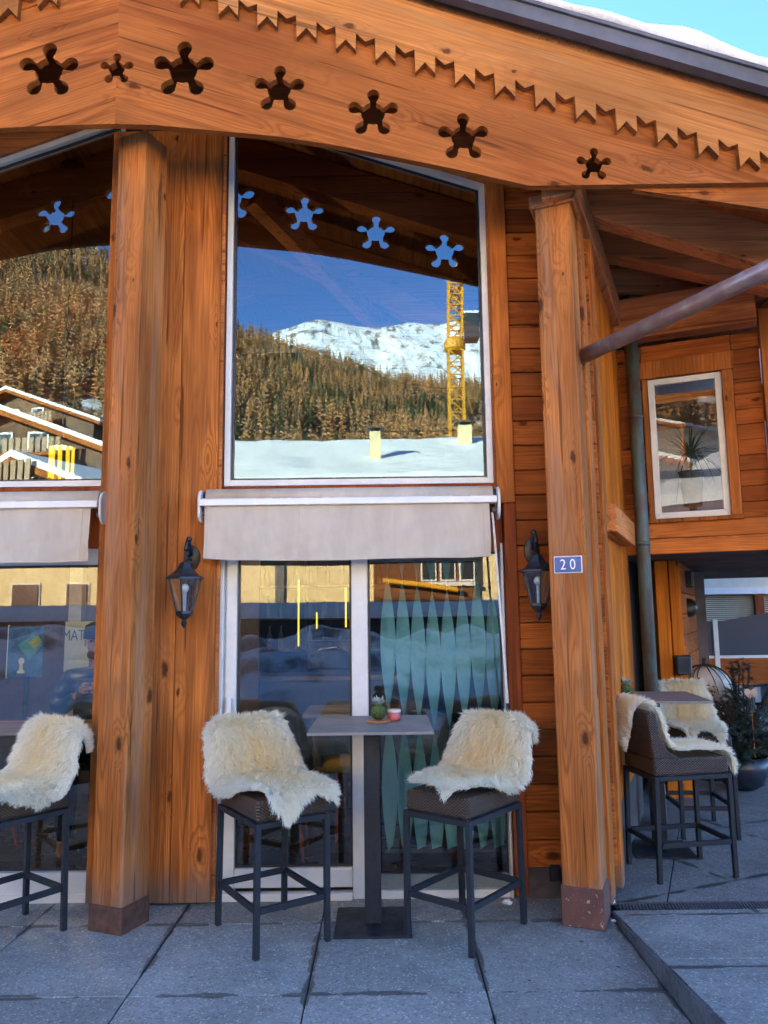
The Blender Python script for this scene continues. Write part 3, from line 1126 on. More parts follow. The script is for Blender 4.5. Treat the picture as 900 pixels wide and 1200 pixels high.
# house plant standing behind the wing window
hp = empty('house_plant', WO + Vector((cos(rad(-23)) * .52 + sin(rad(23)) * .35, sin(rad(-23)) * .52 + cos(rad(23)) * .35, 2.50)), 0)
tag(hp, 'spidery green house plant standing behind the upper window of the wing', 'plant')
MB().tube([(0, 0, -.33), (0, 0, 0)], .03, 8).build('stand', M['anthra'], hp)
MB().lathe([(.07, 0), (.10, .28), (.11, .30), (.09, .29)], 14).build('pot', plain('grey pot', (.12, .12, .12), .6), hp, smooth=True)
mb = MB()
rnd = random.Random(5)
for k in range(80):
    a = rnd.uniform(0, 2 * pi)
    L = rnd.uniform(.28, .52)
    up = rnd.uniform(.25, .95)
    pts = []
    for q in range(7):
        t = q / 6
        r = L * t * (1.1 - up * .6)
        z = .30 + .28 + L * (up * 1.1 * t - (1.15 - up) * 1.05 * t * t)
        pts.append(Vector((r * cos(a), r * sin(a), z - .15)))
    sd_ = Vector((-sin(a), cos(a), 0))
    for q in range(6):
        w0, w1 = .010 * (1 - q / 6.5), .010 * (1 - (q + 1) / 6.5)
        mb.add([pts[q] - sd_ * w0, pts[q] + sd_ * w0, pts[q + 1] + sd_ * w1, pts[q + 1] - sd_ * w1], [(0, 1, 2, 3)])
mb.build('leaves', plain('dark green leaves', (.03, .07, .025), .5), hp, fix=False)
MB().tube([(0, 0, .28), (0, 0, .5)], .018, 8).build('stem', plain('brown stem', (.08, .05, .03), .8), hp)

# passage wall with posts under the wing
PW = empty('passage_wall', (2.46, 2.33, 0))
tag(PW, 'timber clad wall with two orange posts at the left side of the covered passage', 'wall')
mb = MB()
mb.box((0, 0, 0), (.115, .16, 2.085))
mb.build('post', M['golden'], PW, bevel=.004)
MB().box((.135, .02, 0), (.235, .16, 2.085)).build('post', M['golden'], PW, bevel=.004)
wl = MB()
z = 0
while z < 2.05:
    wl.box((0, 0, z + .002), (2.1, .04, min(z + .198, 2.085)))
    z += .2
wl.build('plank_wall', M['plank'], PW, loc=(.245, .09, 0), rot=(0, 0, rad(64.5)), bevel=.004)
MB().box((0, .042, 0), (2.1, .1, 2.08)).build('wall_core', M['dark'], PW, loc=(.245, .09, 0), rot=(0, 0, rad(64.5)))
MB().box((1.15, 2.0, 0), (1.27, 2.1, 2.085)).build('end_post', plain('dark brown post', (.05, .032, .028), .5), PW)

def wall_box(name, label, x, y, z, rz, kind):
    e = empty(name, (x, y, z), rz)
    tag(e, label, 'speaker' if 'speaker' in name else 'lamp')
    if kind == 'ball':
        MB().lathe([(.02, -.05), (.085, -.035), (.10, .0), (.085, .05), (.06, .07)], 18).build('housing', M['blackm'], e, loc=(0, -.10, 0), rot=(rad(80), 0, 0), smooth=True)
        MB().box((-.03, -.06, -.05), (.03, .0, .05)).build('bracket', M['blackm'], e)
    else:
        MB().box((-.07, -.09, -.085), (.07, -.0, .085)).build('housing', M['blackm'], e, bevel=.012)
        MB().box((-.05, -.095, -.06), (.05, -.091, .06)).build('grille', M['dark'], e)
dx, dy = cos(rad(64.5)), sin(rad(64.5))
def onwall(t): return 2.46 + .245 + dx * t, 2.33 + .09 + dy * t
x, y = onwall(.95)
wall_box('wall_speaker', 'round black outdoor speaker on the plank wall of the passage', x, y, 1.66, rad(-25), 'ball')
x, y = onwall(.9)
wall_box('wall_speaker', 'small flat black box speaker high under the passage ceiling', x, y, 1.95, rad(-25), 'box')
wall_box('wall_lamp', 'small black cube lamp low on the orange passage post', 2.46 + .19, 2.348, 1.15, 0, 'box')

# ------------------------------------------------------------------ neighbour house and windbreak behind the passage
NH = empty('cream_house', (5.0, 8.6, 0))
tag(NH, 'cream rendered house with a wide blind covered window behind the passage', 'building')
NH_l = lambda a, b: ((a[0] - 5.0, a[1] - 8.6, a[2]), (b[0] - 5.0, b[1] - 8.6, b[2]))
wx0, wx1, wz0, wz1 = 5.28, 8.2, 1.2, 2.02
mb = MB()
mb.box(*NH_l((3.6, 8.6, 0), (wx0, 8.9, 5)))
mb.box(*NH_l((wx1, 8.6, 0), (14, 8.9, 5)))
mb.box(*NH_l((wx0, 8.6, 0), (wx1, 8.9, wz0)))
mb.box(*NH_l((wx0, 8.6, wz1), (wx1, 8.9, 5)))
mb.build('wall', M['cream_wall'], NH)
mb = MB()
frame_poly(mb, [(wx0 - 5, wz0), (wx1 - 5, wz0), (wx1 - 5, wz1), (wx0 - 5, wz1)], .11, -.03, .08)
nwf = mb.build('window', M['white'], NH)
MB().box((1.35, -.01, wz0 + .12), (1.50, .06, wz1 - .12)).build('mullion', M['stain'], nwf)
mb = MB()
k = 0
z = wz0 + .12
while z < wz1 - .12:
    mb.obox((.39, .09, z), (2.7, 0, 0), (0, .025, .018), (0, .002, .004))
    z += .034
MB().box((.30, .30, wz0 - .1), (3.2, .32, wz1 + .1)).build('room_dark', plain('dim room', (.10, .09, .07), .9), NH)
mb.build('blind', plain('pale wooden blind', (.55, .50, .36), .6), nwf)
mb = MB()
mb.box((-1.4, -.25, 0), (6, -.002, .50))
mb.build('plinth', plain('grey stone base', (.12, .125, .13), .8, var=.3), NH)

WB = empty('windbreak', (3.9, 7.0, 0))
tag(WB, 'smoked glass windbreak with a wavy top on a brown wooden base', 'windbreak')
N = NT('smoked glass')
b = N.bsdf((.045, .045, .05), .18, spec=.5)
M['smoked'] = N.m
def wave_panel(x0, x1, f):
    xs = [x0 + (x1 - x0) * k / 16 for k in range(17)]
    return [(xs[0], .96)] + [(xs[-1], .96)] + [(x, f(x)) for x in reversed(xs)]
MB().prism(wave_panel(.02, 1.0, lambda x: 1.59 - .12 * (x / 1.0) ** 1.3), -.008, .008).build('glass_panel', M['smoked'], WB)
MB().prism(wave_panel(1.08, 4.2, lambda x: 1.46 + .24 * sin(min(pi * .5, (x - 1.08) / 2.2 * pi * .5))), -.008, .008).build('glass_panel', M['smoked'], WB)
MB().box((1.005, -.05, .0), (1.075, .05, 1.50)).build('post', M['white_bar'], WB)
MB().box((.0, -.04, .925), (1.003, .04, .965)).build('rail', M['white_bar'], WB)
MB().box((1.077, -.04, .925), (4.3, .04, .965)).build('rail', M['white_bar'], WB)
MB().box((.0, -.03, .52), (1.003, .03, .923)).build('wooden_base', M['fascia'], WB)
MB().box((1.077, -.03, .52), (4.3, .03, .923)).build('wooden_base', M['fascia'], WB)
mb = MB()
for k in range(14):
    x = 1.1 + k * .23
    mb.box((x, -.03, .0), (x + .09, .03, .515))
mb.build('slat', plain('pale slats', (.34, .37, .40), .6), WB)

# black garden chair by the windbreak
def garden_chair():
    e = empty('garden_chair', (5.05, 5.35, 0), rad(-62))
    tag(e, 'black woven garden chair standing alone on the paving by the windbreak', 'chair')
    MB().box((-.23, -.24, .42), (.23, .24, .455)).build('seat', M['anthra'], e, bevel=.01)
    MB().obox((-.22, .22, .45), (.44, 0, 0), (0, .025, .0), (0, .12, .52)).build('backrest', M['anthra'], e, bevel=.01)
    for sx in (-1, 1):
        for sy in (-1, 1):
            MB().bar((sx * .20, sy * .21, .42), (sx * .22, sy * .25, .0), .028).build('leg', M['anthra'], e)
    for sx in (-1, 1):
        MB().bar((sx * .235, -.2, .66), (sx * .235, .28, .66), .03).build('armrest', M['anthra'], e)
garden_chair()
gt = empty('garden_table', (5.75, 5.5, 0))
tag(gt, 'dark square garden table at the right beside the black chair', 'table')
MB().box((-.38, -.38, .70), (.38, .38, .735)).build('table_top', M['anthra'], gt, bevel=.005)
for sx in (-1, 1):
    for sy in (-1, 1):
        MB().box((sx * .34 - .02, sy * .34 - .02, 0), (sx * .34 + .02, sy * .34 + .02, .70)).build('leg', M['anthra'], gt)

# ------------------------------------------------------------------ planter with fir, heart, round urn
PX, PY_ = 3.27, 2.66
pt = empty('planter', (PX, PY_, 0))
tag(pt, 'dark blue bowl planter filled with fir branches and bare twigs', 'planter')
MB().lathe([(.10, 0), (.18, .05), (.225, .17), (.23, .30), (.215, .30), (.20, .2)], 22).build('pot', plain('blue black glazed pot', (.018, .025, .04), .35), pt, smooth=True)
mb = MB()
rnd = random.Random(11)
cols = []
def spray(mb, base, dirv, L, dens, nl):
    d = Vector(dirv).normalized()
    ref = Vector((0, 0, 1)) if abs(d.z) < .9 else Vector((1, 0, 0))
    s = d.cross(ref).normalized()
    t = s.cross(d)
    n = int(L * dens)
    for k in range(n):
        f = (k + .5) / n
        p = Vector(base) + d * L * f + Vector((0, 0, -.12 * L * f * f))
        a = rnd.uniform(0, 2 * pi)
        o_ = (s * cos(a) + t * sin(a)) * .85 + d * .7
        ln = nl * (1.1 - .5 * f) * rnd.uniform(.7, 1.2)
        q = p + o_.normalized() * ln
        wv = d.cross(o_).normalized() * .0035
        mb.add([p - wv, p + wv, q], [(0, 1, 2)])
stems = MB()
for k in range(54):
    a = rnd.uniform(0, 2 * pi)
    el = rnd.uniform(.0, 1.15)
    L = rnd.uniform(.22, .55) * (1 + .5 * (el > .95))
    b_ = Vector((rnd.uniform(-.12, .12), rnd.uniform(-.12, .12), .30))
    dv = Vector((cos(a) * cos(el), sin(a) * cos(el), sin(el)))
    if dv.x < 0 and el > .8: dv.x *= .3
    stems.tube([b_, b_ + dv * L * .9], [.006, .002], 5)
    spray(mb, b_, dv, L, 420, .05)
    for j in range(5):
        f = rnd.uniform(.3, .85)
        side_ = dv.cross(Vector((0, 0, 1))).normalized() * rnd.choice((-1, 1))
        spray(mb, b_ + dv * L * f, dv * .6 + side_ * .7 + Vector((0, 0, rnd.uniform(-.2, .2))), L * .45, 420, .042)
for k in range(6):      # tall leader
    b_ = Vector((.02 + rnd.uniform(-.04, .04), rnd.uniform(-.04, .04), .4))
    dv = Vector((rnd.uniform(-.12, .15), rnd.uniform(-.1, .1), 1))
    stems.tube([b_, b_ + dv * .75], [.007, .002], 5)
    spray(mb, b_, dv, .8, 330, .055)
    for j in range(9):
        f = rnd.uniform(.1, .95)
        a = rnd.uniform(0, 2 * pi)
        spray(mb, b_ + dv * .8 * f, (cos(a), sin(a), .35), .24 * (1.1 - f), 330, .045)
mb.build('foliage', plain('dark blue green fir needles', (.022, .042, .03), .6, var=.5, scale=7), pt, fix=False)
for k in range(26):     # brown bare twigs
    a = rnd.uniform(pi * .55, pi * 1.5)
    b_ = Vector((-.08, -.02, .3))
    p1 = b_ + Vector((cos(a) * .10, sin(a) * .1, .35))
    p2 = p1 + Vector((cos(a) * .16, sin(a) * .16, rnd.uniform(.05, .35)))
    stems.tube([b_, p1, p2], [.006, .004, .0015], 5)
    for q in range(14):
        pp_ = p1.lerp(p2, rnd.random()) + Vector((rnd.gauss(0, .02), rnd.gauss(0, .02), rnd.gauss(0, .02)))
        stems.ball(pp_, .009, 5, 4, jit=.4)
stems.build('twigs', plain('brown twigs', (.07, .035, .022), .8, var=.4), pt, fix=False)

def heart(n=26, s=.06):
    P = []
    for k in range(n):
        t = 2 * pi * k / n
        P.append((s * 16 * sin(t) ** 3 / 16, s * (13 * cos(t) - 5 * cos(2 * t) - 2 * cos(3 * t) - cos(4 * t)) / 16))
    return P
hm = curve_mesh('heart', [heart()], .012)
hm.transform(Matrix.Rotation(pi / 2, 4, 'X'))
he = empty('heart_ornament', (PX + .02, PY_ - .24, .32))
tag(he, 'pale wooden heart on a stick tucked among the fir branches', 'ornament')
hh = link_mesh('heart', hm, plain('pale birch wood', (.50, .36, .24), .6, scale=40), he, (0, 0, .56), (0, 0, 0), bevel=.002)
MB().tube([(0, .0, 0), (0, .0, .52)], .004, 6).build('stick', M['soffit'], he)

ur = empty('garden_urn', (3.19, 3.15, 0))
tag(ur, 'round cream and tan urn on a dark stand behind the fir planter', 'urn')
N = NT('cream glaze')
cc_ = N.coord()
sx = N.n('ShaderNodeSeparateXYZ')
N.l(cc_, sx.inputs[0])
bl = N.math('ADD', sx.outputs[2], N.math('MULTIPLY', N.noise(cc_, 6, 4, .6), .25))
N.bsdf(N.mix(N.ramp(bl, .98, 1.12), N.mix(N.ramp(N.noise(cc_, 16, 3), .35, .65), (.20, .13, .08), (.34, .25, .17)), (.72, .69, .62)), .5)
prof = [(.05, .62)] + [(.245 * sin(t), .86 - .22 * cos(t)) for t in [.3 + k * .27 for k in range(10)]] + [(.03, 1.075)]
MB().lathe(prof, 28).build('body', N.m, ur, smooth=True)
MB().lathe([(.17, 0), (.15, .03), (.06, .08), (.05, .5), (.11, .62)], 16).build('stand', M['anthra'], ur)
mb = MB()
for k in range(16):     # dry tendrils over the urn
    a = 2 * pi * k / 16 + rnd.uniform(-.15, .15)
    pts = []
    for q in range(7):
        t = .12 + q * .27
        pts.append((.26 * sin(t) * cos(a + q * .05), .26 * sin(t) * sin(a + q * .05), .86 + .235 * cos(t)))
    mb.tube(pts, [.007, .006, .006, .005, .005, .004, .003], 5)
mb.tube([(0, 0, 1.06), (0, .0, 1.16)], .02, 8)
mb.build('tendrils', plain('dark dry tendrils', (.035, .022, .018), .8), ur)

# ================================================================== AWNINGS
def awning(name, label, x0, x1, rod):
    e = empty(name, ((x0 + x1) / 2, -.12, 2.3))
    tag(e, label, 'awning')
    hw_ = (x1 - x0) / 2
    # rolled cloth
    MB().tube([(-hw_ + .012, .03, .035), (hw_ - .012, .03, .035)], .055, 20).build('cloth_roll', M['awning'], e, smooth=True)
    # front bar
    MB().prism_x([(-.075, -.025), (-.02, -.025), (-.02, .012), (-.035, .024), (-.075, .014)], -hw_ - .012, hw_ + .005).build('front_bar', M['white_bar'], e, bevel=.003)
    # valance with soft folds
    me = bpy.data.meshes.new('valance')
    nx, nz = 90, 18
    vs, fs = [], []
    for j in range(nz + 1):
        for i in range(nx + 1):
            u, v = i / nx, j / nz
            x = -hw_ + .015 + (2 * hw_ - .055) * u
            edge = (max(0, 1 - u / .10) + max(0, (u - .90) / .10))
            y = -.05 + .007 * sin(u * 23 + v * 2) * v + .020 * noise.noise((u * 7, v * 1.6, hw_)) * v + .010 * noise.noise((u * 15 + v * 4, v * 3, 3)) * v ** .5 + .012 * sin((u * 14 + v * 5)) * edge * v - .012 * v
            zz = -.024 - .325 * v + .004 * sin(u * 9 + 1) * v + .010 * edge * v
            vs.append((x, y, zz))
    for j in range(nz):
        for i in range(nx):
            a = j * (nx + 1) + i
            fs.append((a, a + 1, a + nx + 2, a + nx + 1))
    me.from_pydata(vs, [], fs)
    link_mesh('valance', me, M['awning'], e, smooth=True)
    hem = MB()
    hem.tube([(vs[nz * (nx + 1) + i][0], vs[nz * (nx + 1) + i][1], vs[nz * (nx + 1) + i][2]) for i in range(0, nx + 1, 3)], .0045, 6)
    hem.build('hem', M['awning'], e, smooth=True)
    for us in (.02, .34, .67, .985):
        i = int(us * nx)
        MB().tube([(vs[j * (nx + 1) + i][0], vs[j * (nx + 1) + i][1] - .001, vs[j * (nx + 1) + i][2]) for j in range(0, nz + 1, 2)], .0022, 5).build('seam', M['awning'], e)
    for sg in (-1, 1):
        x = sg * (hw_ + .012)
        pr_ = []
        for k in range(25):
            t = 2 * pi * k / 24
            pr_.append((.01 + .075 * cos(t), .005 + .075 * sin(t) - (.05 if sin(t) < 0 else 0)))
        MB().prism_x(pr_[:-1], x - .008 + sg * .006, x + .008 + sg * .006).build('end_plate', M['white'], e, bevel=.003)
        MB().tube([(x - sg * .03, .0, -.06), (x - sg * .002, .0, -.06)], .018, 12).build('bearing', M['lead'], e)
        MB().tube([(x - sg * .035, .03, .035), (x - sg * .004, .03, .035)], .04, 14).build('roll_cap', M['blackm'], e)
    if rod:
        xr = hw_ - .004
        mb = MB()
        mb.tube([(xr - .015, -.01, -.08), (xr - .012, -.02, -.12), (xr + .04, -.02, -1.19)], .007, 8)
        rd = mb.build('crank_rod', M['white_bar'], e)
        MB().tube([(xr + .04, -.02, -1.19), (xr + .045, -.02, -1.33)], .012, 8).build('grip', M['blackm'], rd)
        MB().tube([(xr + .045, -.02, -1.33), (xr + .047, -.02, -1.37)], .010, 8).build('hook', M['white_bar'], rd)
    return e
awning('awning', 'pale grey rolled awning over the sliding door with a white crank rod', -1.078, .665, True)
awning('awning', 'pale grey rolled awning over the left window, cut off by the edge of the photo', -3.9, -1.70, False)

# ================================================================== LANTERNS
def lantern(label, loc, body_dy, mirror):
    e = empty('wall_lantern', loc)
    tag(e, label, 'lantern', 'black lanterns flanking the door')
    by = -body_dy
    n = 6
    MB().lathe([(.062, 0), (.058, .012), (.03, .024)], 20, cap=True).build('wall_plate', plain('worn bronze plate', (.05, .045, .032), .45, .4, var=.4), e, loc=(0, 0, .30), rot=(rad(90), 0, 0), smooth=False).scale = (.8, 1.25, 1)
    mb = MB()
    mb.tube([(0, -.02, .29), (0, by * .45, .285), (0, by * .9, .275), (0, by, .262)], .009, 8)
    arc = [(0, -.03 + (by + .03) * t, .31 + .085 * sin(pi * t * .9)) for t in [k / 8 for k in range(9)]]
    mb.tube(arc, .011, 8)
    cur = [(0, by * .5 + .03 * cos(t), .325 + .03 * sin(t)) for t in [k * .6 for k in range(9)]]
    mb.tube(cur, .006, 6)
    mb.ball((0, by * .5, .405), .018, 8, 6)
    mb.build('arm', M['blackm'], e, smooth=True)
    MB().lathe([(.012, .27), (.03, .262), (.036, .25), (.05, .225), (.078, .195), (.112, .176), (.114, .166), (.085, .166)], n, (0, by, 0), ph=pi / 6).build('cap', M['blackm'], e)
    mb = MB()
    rt, rb, zt, zb = .092, .045, .166, -.02
    for k in range(n):
        a = pi / 6 + 2 * pi * k / n
        mb.bar((rt * cos(a), by + rt * sin(a), zt), (rb * cos(a), by + rb * sin(a), zb), .009)
    for k in range(n):
        a, b = pi / 6 + 2 * pi * k / n, pi / 6 + 2 * pi * (k + 1) / n
        mb.bar((rb * cos(a), by + rb * sin(a), zb), (rb * cos(b), by + rb * sin(b), zb), .009)
    mb.build('frame', M['blackm'], e)
    mb = MB()
    for k in range(n):
        a, b = pi / 6 + 2 * pi * k / n, pi / 6 + 2 * pi * (k + 1) / n
        r1, r2 = rt * .97, rb * .97
        mb.add([(r1 * cos(a), by + r1 * sin(a), zt), (r1 * cos(b), by + r1 * sin(b), zt), (r2 * cos(b), by + r2 * sin(b), zb), (r2 * cos(a), by + r2 * sin(a), zb)], [(0, 1, 2, 3)])
    mb.build('glazing', M['glass_dull'], e)
    MB().lathe([(.048, -.02), (.05, -.03), (.03, -.055), (.012, -.065), (.010, -.075), (.018, -.085), (.014, -.10), (.002, -.115)], n, (0, by, 0), ph=pi / 6).build('finial', M['blackm'], e)
    MB().tube([(0, by, -.02), (0, by, .09)], .011, 10).build('candle', plain('pale candle sleeve', (.42, .47, .52), .4), e)
    MB().ball((0, by, .115), .026, 12, 8).build('bulb', M['bulb'], e, smooth=True)
    return e
lantern('black six sided wall lantern on the broad boards between the left pillar and the door', (-1.155, -.081, 1.675), .15, False)
lantern('black six sided wall lantern on the plank wall beside the house number', (.892, -.04, 1.695), .15, True)

# ================================================================== HOUSE NUMBER
np_ = empty('number_plate', Vector((1.104, -.482, 1.885)) + Vector((-c23, s23, 0)) * .100 + Vector((-s23, -c23, 0)) * .004, rad(-23))
tag(np_, 'blue enamel house number plate reading 20 on the right pillar', 'number plate')
MB().box((-.077, -.004, -.047), (.077, .003, .047)).build('border', plain('white enamel', (.75, .76, .76), .25, var=.04), np_, bevel=.002)
MB().box((-.072, -.0065, -.042), (.072, -.0045, .042)).build('plate', plain('blue enamel', (.015, .085, .30), .3, var=.1), np_, bevel=.001)
tm = text_mesh('digits', '2 0', .082, .001)
tm.transform(Matrix.Scale(.82, 4, (1, 0, 0)))
tm.transform(Matrix.Rotation(pi / 2, 4, 'X'))
link_mesh('digits', tm, plain('white digits', (.85, .85, .85), .3, var=.02), np_, (0, -.0075, -.002))

# ================================================================== BAR TABLES
def bar_table(label, loc, rz=0):
    e = empty('bar_table', loc, rz)
    tag(e, label, 'table', 'high bar tables')
    MB().box((-.323, -.323, 1.018), (.323, .323, 1.034)).build('table_top', M['table_top'], e, bevel=.002)
    MB().box((-.17, -.17, 1.004), (.17, .17, 1.017)).build('mount', M['anthra'], e)
    MB().box((-.044, -.044, .012), (.044, .044, 1.004)).build('column', M['anthra'], e, bevel=.004)
    MB().box((-.20, -.20, 0), (.20, .20, .012)).build('base_plate', M['anthra'], e, bevel=.002)
    return e
bar_table('high square bar table with grey top in front of the sliding door', (-.083, -.345, 0))
bar_table('high square bar table with grey top beside the golden side wall', (1.87, .86, 0), rad(-6))

def moss_pot(loc, label, with_candle):
    e = empty('succulent_pot', (loc[0], loc[1], loc[2] + .013))
    tag(e, label, 'plant')
    r = random.Random(3)
    mb = MB()
    mb.ball((0, 0, .042), .045, 18, 12, (1, 1, .95), .10)
    mb.build('moss_ball', plain('green moss', (.055, .085, .018), .95, var=.6, scale=90, bump=.8), e, smooth=False)
    mb = MB()
    for k in range(34):
        a = r.uniform(0, 2 * pi)
        el = r.uniform(.3, 1.5)
        c0 = Vector((.018 * cos(a), .018 * sin(a), .082))
        d = Vector((cos(a) * cos(el), sin(a) * cos(el), sin(el)))
        s_ = d.cross(Vector((0, 0, 1))).normalized() if abs(d.z) < .98 else Vector((1, 0, 0))
        L = r.uniform(.025, .055)
        mb.add([c0 - s_ * .003, c0 + s_ * .003, c0 + d * L * .6 + s_ * .009, c0 + d * L, c0 + d * L * .6 - s_ * .009], [(0, 1, 2, 3, 4)])
    mb.build('leaves', plain('silver green leaves', (.30, .36, .33), .6, var=.3, scale=60), e, fix=False)
    c = empty('wooden_coaster', loc)
    tag(c, 'round slice of orange wood under ' + ('the succulent on the table by the door' if with_candle else 'the moss ball on the right table'), 'coaster')
    MB().lathe([(.066, 0), (.069, .004), (.068, .011), (.062, .0125)], 26).build('slice', plain('orange wood slice', (.42, .16, .05), .6, var=.25, scale=50), c)
    if with_candle:
        k = empty('candle_jar', (loc[0] + .088, loc[1] + .055, loc[2] + .001))
        tag(k, 'small pink candle jar with a white rim behind the succulent', 'candle')
        MB().lathe([(.032, 0), (.036, .01), (.037, .045), (.033, .047)], 18).build('jar', plain('pink glass', (.55, .12, .12), .3), k, smooth=True)
        MB().lathe([(.0375, .046), (.0385, .058), (.034, .059)], 18).build('rim', M['white'], k)
moss_pot((-.045, -.30, 1.035), 'silver leaved succulent in a green moss ball on the table by the door', True)
moss_pot((1.655, .74, 1.035), 'dark green moss ball with a small succulent on the right table', False)

# ================================================================== BAR STOOLS
def make_stool():
    e = empty('bar_stool')
    hw, d = .19, .245
    # seat shell and backrest in brown wicker; front is local -y
    MB().box((-hw - .005, -d - .005, .622), (hw + .005, d + .01, .722)).build('seat', M['wicker'], e, bevel=.012)
    bk = [(.255, .724), (.285, .99), (.272, 1.008), (.235, 1.008), (.222, .995), (.198, .86), (.160, .775), (.08, .724)]
    MB().prism_x(bk, -hw - .005, hw + .005).build('backrest', M['wicker'], e, bevel=.008)
    mb = MB()
    for a, b in (((-hw, -d), (hw, -d)), ((hw, -d), (hw, d)), ((hw, d), (-hw, d)), ((-hw, d), (-hw, -d))):
        a_, b_ = Vector((*a, .606)), Vector((*b, .606))
        dd_ = (b_ - a_).normalized() * .014
        mb.bar(a_ + dd_, b_ - dd_, .028, .028)
    mb.build('seat_frame', M['anthra'], e, bevel=.003)
    for sx in (-1, 1):
        for sy in (-1, 1):
            top = Vector((sx * hw, sy * d, .6195))
            bot = Vector((sx * (hw + .003), sy * (d + (.012 if sy > 0 else .002)), .0))
            MB().bar(bot, top, .029, .029, up=(0, 1, 0)).build('leg', M['anthra'], e, bevel=.003)
    zs = .215
    for a, b in (((-hw, -d), (hw, -d)), ((hw, d), (-hw, d)), ((hw, -d), (hw, d)), ((-hw, d), (-hw, -d))):
        a_, b_ = Vector((*a, zs)), Vector((*b, zs))
        dd_ = (b_ - a_).normalized() * .0155
        MB().bar(a_ + dd_, b_ - dd_, .022, .030).build('stretcher', M['anthra'], e, bevel=.002)
    return e
stools = [((-.608, -.457), 32.8, 'dark wicker bar stool left of the table in front of the sliding door'),
          ((.399, -.456), -39, 'dark wicker bar stool right of the table in front of the sliding door'),
          ((-2.02, -.48), -37, 'dark wicker bar stool before the left window, cut off by the photo edge'),
          ((1.852, .43), 100, 'dark wicker bar stool seen from behind in front of the right table'),
          ((2.33, 1.33), -4, 'dark wicker bar stool behind the right table, facing the camera')]
st0 = make_stool()
STO = []
for i, ((x, y), a, lab) in enumerate(stools):
    o = st0 if i == 0 else copy_tree(st0)
    o.location = (x, y, 0)
    o.rotation_euler = (0, 0, rad(a))
    tag(o, lab, 'bar stool', 'wicker bar stools on the terrace')
    STO.append(o)

# ------------------------------------------------------------------ sheepskins
PROF = [(.335, .60), (.325, .80), (.315, .94), (.300, 1.015), (.262, 1.040), (.222, 1.025), (.203, .96), (.188, .87), (.166, .79), (.10, .744), (-.03, .738), (-.19, .738), (-.245, .735), (-.272, .70), (-.28, .62), (-.283, .50), (-.285, .3)]
def chaikin(p, n):
    for _ in range(n):
        q = [p[0]]
        for a, b in zip(p[:-1], p[1:]):
            q.append((a[0] * .75 + b[0] * .25, a[1] * .75 + b[1] * .25))
            q.append((a[0] * .25 + b[0] * .75, a[1] * .25 + b[1] * .75))
        q.append(p[-1])
        p = q
    return p
PR = chaikin(PROF, 2)
AL = [0]
for a, b in zip(PR[:-1], PR[1:]): AL.append(AL[-1] + hypot(b[0] - a[0], b[1] - a[1]))
def prof_at(a):
    a = max(0, min(AL[-1] - 1e-6, a))
    lo = 0
    while AL[lo + 1] < a: lo += 1
    t = (a - AL[lo]) / (AL[lo + 1] - AL[lo])
    p, q = PR[lo], PR[lo + 1]
    tg = Vector((0, q[0] - p[0], q[1] - p[1])).normalized()
    return Vector((0, p[0] + (q[0] - p[0]) * t, p[1] + (q[1] - p[1]) * t)), tg
def arc_of(y, z):
    return min(range(len(PR)), key=lambda i: hypot(PR[i][0] - y, PR[i][1] - z))
A_TOP = AL[arc_of(.262, 1.04)]
A_BEND = AL[arc_of(.10, .744)]
A_FRONT = AL[arc_of(-.245, .735)]
A_END = AL[-1]

